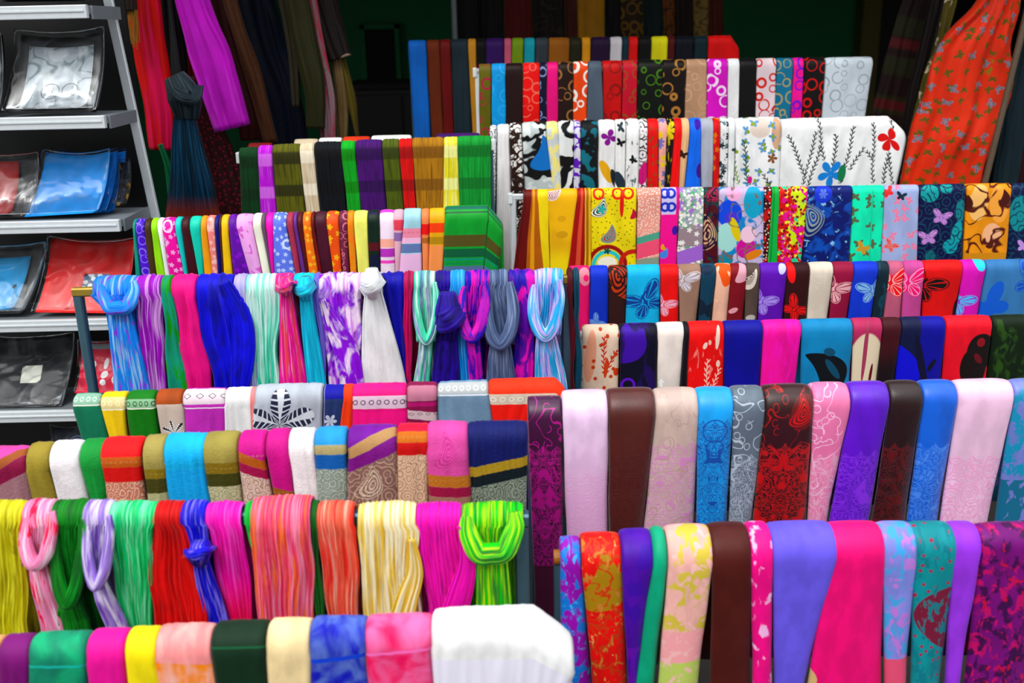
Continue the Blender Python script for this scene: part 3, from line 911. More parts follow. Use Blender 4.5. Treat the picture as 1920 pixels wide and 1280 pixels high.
R5 = Row(3.25, [(955, 356), (1100, 352), (1500, 349), (1930, 342)], [(960, 503), (1105, 497), (1930, 488)], .010, .010, 'on the rail of bright print scarves', 'scarves on the rail of bright print scarves', p=6, gloss=.5, ext=.12, wob=.003)
rail(R5, 956, 1990, M_alu, 'aluminium rail carrying the bright print scarves', sq=True, cap=M_white)
for q, c, n, p, kw in [
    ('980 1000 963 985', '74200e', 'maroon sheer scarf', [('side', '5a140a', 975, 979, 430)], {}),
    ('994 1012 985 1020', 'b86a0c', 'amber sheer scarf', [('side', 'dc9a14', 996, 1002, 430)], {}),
    ('1004 1028 1018 1031', 'f2d00a', 'lemon yellow scarf with a crease', [], {}),
    ('1026 1083 1031 1066', 'f4b41c', 'golden yellow scarf with one small paisley', [('drop', 'f0dcd0', 1038, 366, 15, 1.2), ('paisley', '8a2a5a', 1038, 366, 13, 1.2), ('ell', 'cc9a1c', 1053, 440, 12, 7), ('ell', 'd8a41c', 1053, 410, 8, 6), ('fade', 'ecd020', 455, 500)], {}),
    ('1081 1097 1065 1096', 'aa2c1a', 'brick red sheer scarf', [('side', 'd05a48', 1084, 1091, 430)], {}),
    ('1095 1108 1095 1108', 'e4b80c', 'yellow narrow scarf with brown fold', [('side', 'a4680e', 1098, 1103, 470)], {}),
    ('1107 1193', 'f6d60e', 'yellow scarf with paisley print', [('spots', '5a4a20', 10, .12), ('drop', 'f4f0d0', 1128, 392, 20, .6), ('paisley', '2a3a4a', 1128, 392, 20, .6), ('flower', '3aa8a0', 1128, 392, 9, 5), ('drop', '3ab0a8', 1146, 441, 19, .5), ('paisley', 'c03018', 1146, 441, 18, .5), ('ell', 'd23a14', 1166, 382, 4, 26), ('ring', 'd8421a', 1122, 362, 9, .25), ('ring', 'd8421a', 1158, 362, 9, .25), ('ring', 'd8421a', 1178, 362, 9, .25), ('ring', '9a2010', 1138, 495, 34, .12), ('ring', '4ac0c0', 1138, 497, 26, .14), ('ell', 'f0ecd8', 1138, 492, 18, 12), ('flower', '24404a', 1138, 470, 7, 5), ('ring', 'c03a1a', 1187, 495, 24, .18), ('drop', 'c02a4a', 1190, 402, 10, .1)], {}),
    ('1193 1239 1193 1236', 'eaa090', 'salmon scarf with glitter flecks', [('spots', 'f8e4dc', 5, .22), ('band', '5aa08a', 445, 462, -.25), ('band', 'e8627c', 458, 486, -.25), ('band', '8a9a8a', 486, 500, -.1)], {}),
    ('1238 1273 1236 1268', 'ee0c92', 'hot pink scarf with blue emblem', [('side', 'cac0e6', 1240, 1268, 370), ('band', 'ee0c92', 402, 600), ('ring', '3a48b8', 1246, 362, 7, .35), ('ring', '3a48b8', 1258, 362, 7, .35), ('ring', '3a48b8', 1246, 388, 7, .35), ('ring', '3a48b8', 1258, 388, 7, .35), ('ell', '4a30a0', 1266, 432, 6, 9), ('drop', '5a8ad8', 1246, 476, 12, .8), ('drop', 'e0a030', 1243, 465, 7, 2.4)], {}),
    ('1272 1319 1269 1318', 'a89aa0', 'grey-mauve scarf with white blossom and green leaves', [('band', '9ab0a4', 352, 420), ('dye', '5aa47a', 10, 14, .55, .03), ('spots', 'eef0e4', 9, .3), ('dye', 'a878c8', 12, 14, .6, .03), ('band', '98868e', 428, 462), ('flowers', 'e8e4e0', 18, .3), ('band', 'a070c8', 472, 500, -.3)], {}),
    ('1318 1346 1318 1345', '5c1428', 'maroon paisley scarf', [('dye', '1a4a4a', 18, 24, .56, .03), ('paisley', 'd0a88a', 1326, 440, 36, .3), ('paisley', 'c04060', 1342, 362, 20, .6), ('contour', '2a1a3a', 22, 3, .12)], {}),
    ('1345 1432', 'c8b8d8', 'blue, pink and turquoise watercolour scarf', [('dye', '1488c0', 34, 40, .52, .02), ('ell', '2a58d4', 1367, 400, 24, 26), ('ell', '5a4ac8', 1370, 410, 12, 14), ('ell', 'e6a8cc', 1375, 362, 14, 14), ('ell', 'a4d6ce', 1362, 445, 20, 28), ('ell', 'd8c040', 1378, 430, 8, 24, -.3), ('ell', '12a0c0', 1412, 380, 18, 30), ('ell', 'c82a98', 1398, 465, 18, 20, .5), ('ell', 'f0c4d8', 1402, 440, 14, 16), ('ell', 'd8843a', 1412, 478, 18, 8, -.4), ('ell', '1a8aa0', 1358, 487, 16, 10), ('contour', '7a6a60', 30, 2.6, .04)], {}),
    ('1431 1446 1430 1440', '44101c', 'maroon narrow scarf with tiny pale flowers', [('spots', 'e8d8c0', 7, .22), ('dye', 'c0182a', 10, 14, .55, .03)], {}),
    ('1445 1459 1438 1457', '12b052', 'emerald green narrow scarf', [('side', '0c8a3e', 1446, 1449, 420)], {}),
    ('1458 1513 1456 1502', 'd81428', 'crowded red, yellow and green floral scarf', [('dye', 'c4e048', 22, 30, .54, .02), ('dye', '3cd09a', 16, 30, .6, .02), ('flowers', 'f0e060', 14, .26), ('spots', '7a1434', 12, .22), ('contour', 'e02a9a', 22, 2.5, .09)], {}),
    ('1512 1597 1503 1592', '0c2a72', 'navy scarf with paisley edge and blue clouding', [('dye', '1a5ab0', 26, 26, .54, .06), ('dye', '8ac0e4', 12, 12, .66, .03), ('ring', '3a4ac8', 1543, 364, 13, .3), ('flower', '6a7ae0', 1543, 364, 9, 6), ('paisley', '8a9a9c', 1524, 405, 34, -.4)], {}),
    ('1596 1656 1592 1651', '12e6b4', 'mint green scarf with brown butterflies', [('bflies', '6a7a5a', 30, .3, '3a4a3a'), ('bfly', 'c89a4a', 1616, 466, 14, .5), ('side', '0cc69c', 1631, 1634, 420)], {}),
    ('1655 1721 1651 1720', 'a4b2dc', 'lavender-blue scarf with pink butterflies', [('bflies', 'e06a94', 24, .34, 'f0b8cc'), ('bfly', 'd84a54', 1668, 461, 14, .6, 'f0b0a0'), ('bfly', 'dc4a4a', 1664, 360, 12, -.4), ('bfly', '203848', 1689, 368, 10, .2)], {}),
    ('1720 1808 1719 1803', '14184a', 'navy scarf with lilac butterflies and teal roses', [('ell', '2a9a9c', 1742, 363, 17, 16), ('ell', '2a9a9c', 1775, 352, 12, 9), ('ell', '188088', 1800, 395, 9, 22), ('ell', '2a9aa0', 1792, 440, 10, 26, .2), ('ell', '2a9aa4', 1780, 462, 14, 14), ('ell', '1e6a72', 1742, 480, 10, 12), ('swirl', '0e4a60', 22, 3), ('bfly', 'c896d8', 1764, 408, 18, .25, '6a3a8a'), ('bfly', 'cc9ada', 1739, 446, 18, -.1, '6a3a8a')], {}),
    ('1808 1894 1803 1886', 'e8982c', 'orange scarf with brown leaf drawing', [('ell', 'f4b878', 1834, 380, 18, 34, .1), ('ell', 'f2a25a', 1872, 384, 18, 34, -.1), ('ell', 'eab08a', 1858, 440, 18, 22), ('contour', '5a200c', 40, 3, .07), ('band', 'c88a1c', 474, 500), ('drop', '4a1a0c', 1816, 380, 14, .2), ('drop', '501c0c', 1886, 372, 16, .1), ('drop', '5a240c', 1856, 460, 9, .8)], {}),
    ('1893 1985 1886 1975', '14204e', 'dark navy scarf with large teal rose', [('ell', '1e8a90', 1910, 400, 18, 34), ('swirl', '0e4a60', 24, 3), ('bfly', 'b890d4', 1918, 462, 14, .2)], {})]:
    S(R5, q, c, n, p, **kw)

R4 = Row(2.95, [(1060, 498), (1300, 494), (1640, 489), (1930, 484)], [(1060, 612), (1300, 606), (1640, 600), (1930, 586)], .012, .015, 'on the rail of butterfly shawls', 'shawls on the rail of butterfly shawls', name='shawl', cat='shawl', p=4, ext=.12, roll=.008, gloss=.6)
rail(R4, 1062, 2050, M_steel, 'steel rail carrying the butterfly shawls')
for q, c, n, p, kw in [
    ('1067 1105 1085 1106', 'fa0a78', 'hot pink shawl with pale ring', [('ell', 'd88a98', 1096, 520, 9, 16), ('ell', 'fa0a78', 1099, 522, 4, 6)], {}),
    ('1105 1140 1105 1141', '0c48c4', 'cobalt blue shawl with pale wing below', [('bfly', '7aa0dc', 1118, 604, 16, .9, '2a58c0')], {}),
    ('1140 1175 1141 1172', '40180e', 'dark brown shawl with rust butterfly wing', [('drop', 'b8481c', 1158, 526, 46, -.35), ('paisley', '381408', 1158, 520, 40, -.35), ('contour', '2c1008', 18, 2.5, .07), ('band', '3a1c18', 545, 700, .55)], {}),
    ('1174 1237 1172 1238', '18b4e4', 'turquoise shawl with large navy butterfly', [('bfly', '0c4c94', 1210, 566, 40, -.55, '35a8dc'), ('ell', '0c4c94', 1205, 555, 2, 14, .5)], dict(p=5, th=.016)),
    ('1236 1271 1238 1272', 'f4183c', 'coral red shawl with pink wing tip', [('bfly', 'e8b0c0', 1240, 572, 26, .5, 'e04a68')], {}),
    ('1270 1313 1274 1306', 'a08070', 'taupe shawl with white wing tip', [('bfly', 'ccc8d4', 1278, 526, 28, .3, 'a08070')], {}),
    ('1312 1340 1308 1333', '0a4a62', 'dark teal shawl with shadowy butterfly', [('bfly', '06283a', 1322, 580, 22, .2), ('ell', '06304a', 1326, 505, 12, 8)], {}),
    ('1340 1369 1334 1364', 'f0b8a0', 'peach shawl with orange wing', [('drop', 'e8642c', 1360, 506, 26, -.7), ('contour', 'f4c0a8', 16, 2, .06)], {}),
    ('1367 1398 1364 1393', '86102e', 'wine red shawl with pink wing tip', [('drop', 'd8a0ac', 1395, 510, 20, .1), ('ell', 'd89aa4', 1374, 582, 9, 5, -.4)], {}),
    ('1397 1423 1394 1420', '5e5048', 'grey-brown shawl with lace wing', [('drop', 'd4c8bc', 1406, 528, 22, .9), ('paisley', '5e5048', 1404, 522, 18, .9), ('ell', 'b8b0a8', 1406, 596, 10, 6)], {}),
    ('1422 1473 1420 1468', '6a1cb0', 'purple shawl with lilac wing tips', [('bfly', 'a490dc', 1424, 566, 30, .5, '7a48c0'), ('ell', 'c0c0ec', 1467, 502, 7, 10, .3)], {}),
    ('1472 1516 1468 1512', '3c0814', 'blackish maroon shawl with red butterfly', [('bfly', 'e4180e', 1488, 580, 26, .8, '4a0a10'), ('ell', 'ec1a10', 1482, 508, 8, 22, -.2)], {}),
    ('1515 1560 1511 1552', 'dccfbe', 'cream shawl with faint grey flower', [('flower', 'c4b6a8', 1524, 530, 14, 6, 0, 'dccfbe')], {}),
    ('1559 1598 1553 1588', '98164a', 'berry red shawl with pink lace wing', [('bfly', 'e0aab0', 1560, 542, 34, .5, '98164a')], {}),
    ('1597 1644 1587 1634', '0c4ccc', 'bright blue shawl with pale blue butterfly', [('bfly', '8ab4dc', 1636, 545, 30, -.3, '2a60c8')], {}),
    ('1642 1664 1634 1657', '062e3a', 'deep teal narrow shawl', [('dye', '0c4858', 14, 30, .58, .04)], {}),
    ('1662 1691 1656 1689', 'c06a84', 'dusty rose shawl with red butterfly', [('bfly', 'f41830', 1668, 530, 40, .1, 'f8b0b8')], {}),
    ('1690 1729 1689 1728', 'c45c98', 'orchid pink shawl with hot pink butterfly', [('bfly', 'fa1078', 1700, 530, 40, .1, 'f8a0cc')], {}),
    ('1728 1801 1728 1791', 'd80c08', 'red shawl with black butterfly', [('bfly', '180808', 1728, 534, 40, .6, 'c81408'), ('ell', '140606', 1792, 582, 6, 22)], dict(p=5)),
    ('1800 1844 1791 1834', 'd00ab0', 'magenta shawl with light blue wing', [('bfly', '68b4f0', 1792, 566, 32, .5, 'a030c0'), ('ell', '58ccf4', 1838, 492, 10, 14, -.4)], {}),
    ('1843 2000 1833 1985', '4a7cae', 'wide grey-blue shawl with blue butterfly', [('bfly', '2a58b8', 1935, 530, 40, .4, '4a7cae'), ('bfly', '2a64c4', 1852, 575, 42, -.7)], dict(p=6))]:
    S(R4, q, c, n, p, **kw)

R3 = Row(2.68, [(1085, 609), (1300, 602), (1600, 596), (1930, 588)], [(1085, 734), (1300, 730), (1600, 724), (1930, 716)], .012, .015, 'on the rail below the butterfly shawls', 'shawls on the rail below the butterfly shawls', name='shawl', cat='shawl', p=4.5, ext=.14, roll=.008, gloss=.58)
rail(R3, 1088, 2080, M_white, 'white rail carrying brush-print shawls below the butterfly shawls')
for q, c, n, p, kw in [
    ('1090 1160 1090 1161', 'ecd0b8', 'cream shawl with rust leaf print', [('ell', 'eaa488', 1106, 670, 11, 50, .08), ('branch', 'c8401c', 1134, 700, 1132, 630), ('branch', 'c8401c', 1134, 702, 1158, 655), ('spots', 'c8502c', 24, .15), ('ell', 'd05030', 1136, 690, 4, 20, .1), ('ell', 'd05030', 1156, 698, 6, 8)], {}),
    ('1160 1231 1161 1231', '12102c', 'black-violet shawl with purple stripe', [('drop', '4c12a0', 1184, 640, 54, .5), ('dye', '2c0c5c', 26, 60, .56, .05), ('ring', '6a1cc0', 1176, 722, 12, .2)], {}),
    ('1230 1281 1232 1276', 'f0e2d8', 'ivory plain shawl', [('dye', 'fcf6f0', 14, 20, .66, .04)], {}),
    ('1280 1290 1276 1288', '100c1c', 'thin black folded shawl', [], dict(th=.016)),
    ('1288 1356 1287 1358', 'f01426', 'bright red shawl with cream brush strokes', [('dye', 'f08078', 10, 34, .64, .03), ('ell', 'f8c8b8', 1345, 634, 4, 22, .08), ('ell', 'f8c8b8', 1321, 648, 4, 7, .4), ('ell', 'f4b0a4', 1330, 642, 3, 5), ('branch', 'f4b8a8', 1325, 725, 1326, 672), ('branch', 'f4b8a8', 1335, 725, 1352, 690), ('ell', 'f6c4b4', 1346, 682, 4, 7)], {}),
    ('1354 1428 1357 1425', '041c96', 'royal blue plain shawl', [], {}),
    ('1427 1500 1424 1492', 'fa129a', 'hot pink plain shawl', [('dye', 'fc40b0', 8, 30, .58, .1)], {}),
    ('1498 1596 1500 1594', '1488b8', 'cerulean shawl with black teardrop motif', [('drop', '06141c', 1555, 690, 50, -.6), ('ell', '1c5470', 1554, 660, 11, 8, .3), ('ell', '1c5068', 1560, 692, 7, 24, -.6), ('spots', '06141c', 14, .02)], {}),
    ('1595 1651 1595 1644', 'b04064', 'rose shawl with cream drip motif', [('ell', 'd8c8ac', 1622, 690, 34, 68), ('ell', 'a04860', 1620, 660, 4, 60, .06), ('ell', '6a1020', 1630, 704, 3, 24, .1), ('ell', '6a1020', 1612, 722, 7, 5)], {}),
    ('1650 1686 1644 1676', '4c0620', 'dark wine plain shawl', [('fade', '1c0410', 640, 700)], {}),
    ('1685 1769 1676 1766', '08249c', 'royal blue shawl with navy shadow pattern', [('side', '081c44', 1688, 1726, 610), ('drop', '0a2cc4', 1698, 690, 46, .0), ('ell', '061034', 1725, 680, 7, 60, -.25), ('ell', '061030', 1745, 685, 5, 14, .5)], {}),
    ('1768 1856 1764 1850', 'e00c44', 'crimson shawl with black rounded motif', [('ell', '18040a', 1838, 660, 28, 36), ('ell', '1c040c', 1822, 690, 26, 40), ('ell', '8a0c2c', 1838, 642, 8, 9), ('ell', '6a0a24', 1832, 672, 6, 12, -.6)], {}),
    ('1855 2010 1850 1995', '10260e', 'dark bottle green shawl', [('dye', '30501c', 16, 40, .56, .06)], {})]:
    S(R3, q, c, n, p, **kw)

R2 = Row(2.28, [(985, 748), (1052, 735), (1137, 728), (1305, 727), (1430, 722), (1587, 716), (1720, 713), (1930, 709)], [(985, 1150), (1050, 1010), (1140, 1000), (1240, 992), (1900, 985)], .014, .022, 'on the rail of glossy damask shawls', 'shawls on the rail of glossy damask shawls', name='shawl', cat='shawl', p=3.6, gloss=.36, ext=.12, roll=.015, weave=.35, sheen=.2)
rail(R2, 990, 2120, M_steel, 'steel rail carrying the glossy damask shawls')
for q, c, n, p, kw in [
    ('988 1053 1003 1056', '4c0844', 'plum shawl with magenta damask border', [('vine', 'b0208c', 46), ('damask', 'b4128c', 1018, 835, 25, 0.6), ('band', '5a0a40', 1060, 1400)], dict(ybot=1150, th=.014, p=6, droop=None, dy=2)),
    ('1052 1138 1062 1141', 'fbcdf2', 'pale pink shawl with tonal damask', [('damask', 'ecb4de', 1100, 880, 31, 0.75), ('fade', 'eab2de', 800, 1000)], {}),
    ('1137 1225 1141 1208', '5c2a24', 'chocolate brown shawl', [('damask', '542420', 1176, 840, 37, 0.8)], {}),
    ('1224 1306 1206 1304', 'cdb6ac', 'taupe shawl with pink damask border', [('damask', 'd08cbe', 1242, 826, 29, 0.6), ('vine', 'b89c94', 60)], {}),
    ('1303 1371 1304 1364', '14a4ea', 'azure shawl with navy damask ornament', [('ring', '0a5aa8', 1339, 808, 22, .06), ('ring', '0a5aa8', 1339, 840, 16, .08), ('damask', '0a58a4', 1339, 786, 22, 0.62)], {}),
    ('1369 1429 1365 1410', '6a7682', 'slate grey shawl with silver vines', [('vine', 'b4bec8', 40), ('damask', 'a4aebc', 1385, 850, 22, 0.66)], {}),
    ('1428 1519 1409 1513', '3c0610', 'blackish maroon shawl with scarlet damask', [('vine', 'a41418', 44), ('damask', 'b81410', 1470, 830, 29, 0.6), ('ell', '6c0c10', 1505, 775, 26, 34, .3), ('paisley', 'c81810', 1505, 775, 30, .3)], {}),
    ('1518 1588 1513 1551', 'ec84ae', 'rose pink shawl with pale vines', [('vine', 'fac4dc', 42), ('damask', 'e0a4bc', 1535, 850, 25, 0.62)], {}),
    ('1587 1661 1552 1631', '6a1ec4', 'violet shawl with lilac damask border', [('damask', '8a4cdc', 1584, 845, 29, 0.6)], {}),
    ('1660 1723 1632 1698', '2c0e10', 'darkest brown shawl with dim red damask', [('damask', '64100f', 1650, 830, 25, 0.6)], {}),
    ('1722 1788 1698 1759', '2c6cd0', 'cornflower blue shawl with tonal damask', [('damask', '5c8ce4', 1722, 830, 27, 0.62)], {}),
    ('1786 1894 1759 1856', 'f8c4e0', 'light pink wide shawl', [('damask', 'ea9ec8', 1790, 850, 33, 0.78)], {}),
    ('1892 1990 1863 1950', '7c88cc', 'lilac shawl fading into teal pattern', [('dye', '3890b4', 22, 30, .52, .03), ('band', '146e8c', 900, 1300), ('dye', '7a80c4', 16, 26, .6, .03)], {})]:
    S(R2, q, c, n, p, **kw)

R1 = Row(1.9, [(1040, 1012), (1087, 1005), (1162, 997), (1220, 992), (1300, 985), (1440, 981), (1930, 980)], [(1040, 1285), (1930, 1285)], .016, .022, 'on the wooden rail before the damask shawls', 'shawls on the wooden rail before the damask shawls', name='shawl', cat='shawl', p=3.4, gloss=.5, ext=.12, roll=.016)
rail(R1, 1038, 2200, M_wood, 'wooden rail carrying shawls in front of the damask shawls', postmat=M_steel)
for q, c, n, p, kw in [
    ('1048 1088 1050 1111', '9a1cb0', 'purple shawl with blue floral print', [('dye', '3e7cd0', 22, 34, .52, .04), ('dye', '5aa4e4', 14, 20, .62, .04)], {}),
    ('1087 1163 1111 1178', 'e23c20', 'red-orange shawl with golden leaves', [('drop', 'a4802c', 1142, 1098, 62, .3), ('contour', 'c04a20', 34, 3, .08), ('dye', 'c0804a', 14, 24, .62, .04), ('dye', 'e0c080', 12, 14, .7, .04)], {}),
    ('1161 1221 1177 1196', '5a08a4', 'deep purple shawl', [('band', '6a1ca8', 1215, 1400), ('dye', '4c08a0', 20, 40, .55, .05)], {}),
    ('1218 1248 1188 1230', '08a682', 'jade green rolled shawl', [], dict(th=.034, p=2.2)),
    ('1246 1331 1233 1311', 'f0b4ac', 'peach shawl with mustard blotches', [('dye', 'cdb85c', 26, 30, .53, .03), ('band', 'eca4a8', 1185, 1242), ('band', 'b8c870', 1243, 1400), ('dye', 'f0b8b4', 20, 22, .6, .03)], {}),
    ('1327 1401 1330 1411', '562420', 'coffee brown shawl', [], {}),
    ('1399 1441 1411 1450', 'f60c8c', 'hot pink shawl with white blots', [('dye', 'f8b4e0', 20, 34, .6, .04)], {}),
    ('1438 1561 1451 1512', '7468dc', 'periwinkle shawl', [], {}),
    ('1546 1650 1511 1657', 'fa0c80', 'hot pink flared plain shawl', [('drop', 'c8a878', 1512, 1272, 26, .2)], {}),
    ('1645 1709 1658 1702', '8a90dc', 'lilac shawl with sky blue blotches', [('dye', '5aa0d8', 18, 26, .55, .05), ('dye', 'b880d0', 20, 26, .58, .05), ('band', 'd8607c', 1236, 1400)], {}),
    ('1702 1784 1706 1767', '089098', 'teal shawl with red leaf diamonds', [('spots', '9c3c58', 22, .15), ('drop', '7a2c44', 1750, 1165, 70, 3.1), ('dye', '0a7c88', 12, 26, .56, .04)], {}),
    ('1775 1830 1770 1803', '9c54dc', 'orchid purple shawl', [], {}),
    ('1828 1990 1806 1935', '7c0c7c', 'magenta and plum leafy shawl', [('dye', 'b8146c', 20, 28, .55, .04), ('dye', '480c50', 20, 28, .55, .05), ('dye', 'c01848', 14, 20, .66, .04)], {})]:
    S(R1, q, c, n, p, **kw)

# ------------------------------------------------------------------ left-hand stand, rear to front
L7B = Row(3.36, [(462, 270), (555, 261), (700, 254), (905, 248)], [(462, 300), (905, 290)], .009, .012, 'on the rail behind the crinkled cotton scarves', 'scarves on the rail behind the crinkled cotton scarves', p=5)
rail(L7B, 462, 908, M_steel, 'steel rail close behind the crinkled cotton scarves')
for q, c, n in [('466 510', '8a0a1e', 'dark red folded scarf edge'), ('552 597', 'cbbba0', 'beige folded scarf edge'), ('598 642', 'e8e6e0', 'white folded scarf edge beside the beige one'), ('643 694', 'd04a1c', 'orange folded scarf edge'), ('696 772', 'e8e8e2', 'wide white folded scarf edge'), ('818 900', '4a0a6a', 'purple folded scarf edge')]:
    S(L7B, q, c, n)

L7 = Row(3.2, [(445, 278), (520, 270), (700, 261), (925, 253)], [(445, 404), (600, 398), (925, 390)], .010, .012, 'on the rail of crinkled cotton scarves', 'scarves on the rail of crinkled cotton scarves', name='cotton_scarf', p=4, crink=1.6, pleat=.0026, npl=1.3, gloss=.75, ext=.12)
rail(L7, 447, 924, M_steel, 'steel rail carrying the crinkled cotton scarves', cap=M_white)
def crk(c2):
    return [('dye', c2, 4, 40, .56, .06), ('plaid', c2, 10, 60, .18)]
for q, c, n, c2 in [('449 486 453 491', '064a26', 'bottle green crinkled scarf', '043a1c'), ('485 513 488 519', 'c448dc', 'orchid crinkled scarf', 'd878ea'), ('512 564 519 574', '6c6c0c', 'olive wide crinkled scarf', '3c3c06'), ('563 591 574 601', 'ddc8a8', 'cream crinkled scarf', 'f0e4cc'), ('590 641 601 651', '0c1420', 'blue-black crinkled scarf', '070b12'), ('640 668 651 678', '18b03c', 'grass green crinkled scarf', '0a8a24'), ('667 718 678 726', '560a78', 'purple crinkled scarf', '3c0858'), ('717 749 726 758', '5e6c10', 'olive narrow crinkled scarf', '404a08'), ('748 774 758 781', 'dc0c10', 'red crinkled scarf', 'a80a0c'), ('773 833 781 831', 'b4820e', 'old gold crinkled scarf', '8a6008'), ('832 859 830 863', 'f4e054', 'lemon crinkled scarf', 'f8ee9a'), ('858 921 862 921', '0ea044', 'emerald crinkled scarf', '087a34')]:
    S(L7, q, c, n, crk(c2))

L6 = Row(2.74, [(250, 410), (500, 398), (700, 393), (838, 389), (945, 386)], [(255, 522), (500, 517), (945, 508)], .010, .016, 'on the rail of narrow silk scarves', 'scarves on the rail of narrow silk scarves', name='silk_scarf', p=2.8, gloss=.45, ext=.1)
rail(L6, 252, 908, M_steel, 'steel rail carrying the narrow silk scarves')
fl = lambda c, s=14: [('flowers', c, s, .3), ('contour', c, 30, 1.5, .04)]
for q, c, n, p, kw in [
    ('252 259 256 266', '0a9a84', 'jade edge scarf beside the violet one', [], {}),
    ('257 275 266 291', '5c38c4', 'violet scarf with pale medallions', [('rings', '8a78dc', 18, .05)], {}),
    ('274 287 281 297', '4c3a0c', 'brown-olive scarf', [], {}),
    ('286 299 295 312', '98dc14', 'lime green scarf', [], {}),
    ('298 309 311 321', 'f6f8f8', 'pure white scarf beside the lime one', [], {}),
    ('308 332 320 348', 'ea1ca0', 'fuchsia scarf with pale blossom', [('flowers', 'f4a8d8', 16, .3), ('ring', 'f8d0ec', 315, 424, 9, .2)], {}),
    ('331 344 347 356', '0cc0b8', 'turquoise scarf beside the fuchsia one', [], {}),
    ('343 359 354 375', '46041c', 'dark burgundy scarf', [], {}),
    ('358 380 374 384', '10c4aa', 'aqua green scarf', [], {}),
    ('379 391 383 401', 'fca03c', 'light orange scarf', [], {}),
    ('390 406 399 411', 'fc8c84', 'salmon scarf', fl('fcb8b0'), {}),
    ('405 414 410 418', '1c1c7c', 'navy thin scarf', [], {}),
    ('413 419 417 421', '5c3414', 'brown thin scarf', [], {}),
    ('417 432 419 438', 'f8c00c', 'egg-yolk yellow scarf', [], {}),
    ('431 447 438 471', '6c0ca0', 'royal purple scarf', [('flowers', '8a20c0', 16, .3)], {}),
    ('445 477 469 493', 'eeaae4', 'pale pink scarf with mauve blossom', [('dye', 'd070c4', 12, 18, .6, .03)], {}),
    ('476 494 493 509', 'f0f0d8', 'ivory scarf', [], {}),
    ('492 501 508 512', '6a5868', 'grey-mauve thin scarf', [], {}),
    ('500 515 510 516', 'f43cb0', 'bubblegum pink scarf', [], {}),
    ('513 540 513 556', '6c80e0', 'periwinkle scarf with white sprigs', [('flowers', 'b8c8f8', 13, .32), ('ring', 'd0dcfc', 540, 458, 8, .25)], {}),
    ('539 553 556 567', 'a8445c', 'mauve-red scarf', [], {}),
    ('552 560 567 576', '70408c', 'dusky purple thin scarf', [], {}),
    ('559 570 575 582', '5c0414', 'oxblood scarf', [], {}),
    ('569 586 578 598', 'f07c28', 'orange scarf with gold sprigs', fl('f4b450'), {}),
    ('585 592 597 605', '7c1c14', 'russet thin scarf', [], {}),
    ('591 615 604 626', '501c30', 'plum brown scarf', [], {}),
    ('613 637 625 642', 'f0640c', 'deep orange scarf with star flowers', [('flowers', 'f8b03c', 18, .34)], {}),
    ('636 653 642 656', '7a3450', 'mauve scarf with medallion print', [('rings', 'c47c84', 14, .06)], {}),
    ('652 665 656 670', 'f09434', 'apricot scarf', fl('e87c1c'), {}),
    ('664 691 671 693', 'f2f47c', 'pale lemon scarf', [], {}),
    ('689 713 693 713', '0c2c20', 'dark green checked scarf', [('band', '1c1c3c', 396, 402), ('band', '5c1420', 455, 470), ('band', '14203c', 478, 600)], {}),
    ('712 740 713 742', 'f2dcec', 'white and pink striped scarf', [('band', 'e85cc0', 390, 398), ('band', 'f0a898', 448, 464), ('band', 'b04cb0', 466, 482), ('band', 'e45cb4', 488, 494)], {}),
    ('738 758 741 750', 'd8a8b8', 'pink and coral striped scarf', [('band', 'd05060', 412, 432), ('band', '8a6ca0', 436, 452)], {}),
    ('757 791 747 792', 'a4d0dc', 'light blue scarf with pink stripes', [('band', 'e08ca0', 428, 446), ('diamonds', 'c02850', 436, 9), ('band', 'e8b0d0', 446, 456), ('band', '6a7ca8', 457, 474), ('band', 'e2b4d8', 476, 600)], dict(th=.02, p=5)),
    ('790 806 792 804', 'ea8c60', 'coral striped scarf', [('band', 'd83820', 420, 440), ('band', 'a86a38', 446, 456)], {}),
    ('805 836 803 830', 'f8b040', 'yellow-orange striped scarf', [('band', 'e8541c', 418, 436), ('band', 'b08834', 444, 458), ('band', 'f09460', 460, 600)], dict(p=5)),
    ('833 943 828 932', '109a3c', 'wide green banded scarf', [('band', '2c6c5c', 386, 392), ('band', '0a5c38', 396, 399), ('band', '5a5428', 440, 462), ('band', '066040', 466, 482), ('band', '2a8c74', 484, 488), ('band', '108a58', 492, 495), ('band', '5c7494', 498, 600), ('side', '0a5a28', 912, 914, 440)], dict(th=.016, p=8, droop=(.74, .05), dy=-3, wob=.006))]:
    S(L6, q, c, n, p, **kw)

L5 = Row(2.58, [(130, 526), (180, 516), (400, 514), (700, 509), (1075, 502)], [(180, 735), (500, 728), (1075, 720)], .012, .016, 'on the rail of knotted tie-dye scarves', 'scarves on the rail of knotted tie-dye scarves', name='tie_dye_scarf', p=2.8, pleat=.005, npl=1.2, crink=1.6, gloss=.5, wob=.012, ext=.09)
rail(L5, 134, 1070, M_brass, 'yellowed steel rail carrying the knotted tie-dye scarves', sq=True, postmat=M_steel)
K(L5, '178 258', '3c8cf0', 'sky blue and purple knotted scarf', [('dye', '8a50dc', 14, 40, .58, .05), ('dye', 'a0ccfc', 10, 50, .58, .06)], 'loop', (222, 552, 74, 74), (214, 282, 728))
S(L5, '255 308 274 315', 'a420c0', 'purple scarf with lilac streaks', [('dye', 'd8a4e4', 9, 90, .52, .04)])
S(L5, '305 326 315 366', '0a9a80', 'jade and green streaked scarf', [('dye', '0a9a1c', 16, 60, .52, .06)], npl=.7)
S(L5, '322 373 352 401', 'f20a8c', 'plain fuchsia gathered scarf', npl=.45, pleat=.009)
o = S(L5, '369 441 400 470', '0838d8', 'royal blue wide gathered scarf', [('dye', '0420a0', 20, 60, .56, .1)], npl=.5, pleat=.011, waist=[(.3, -.18, .3)])
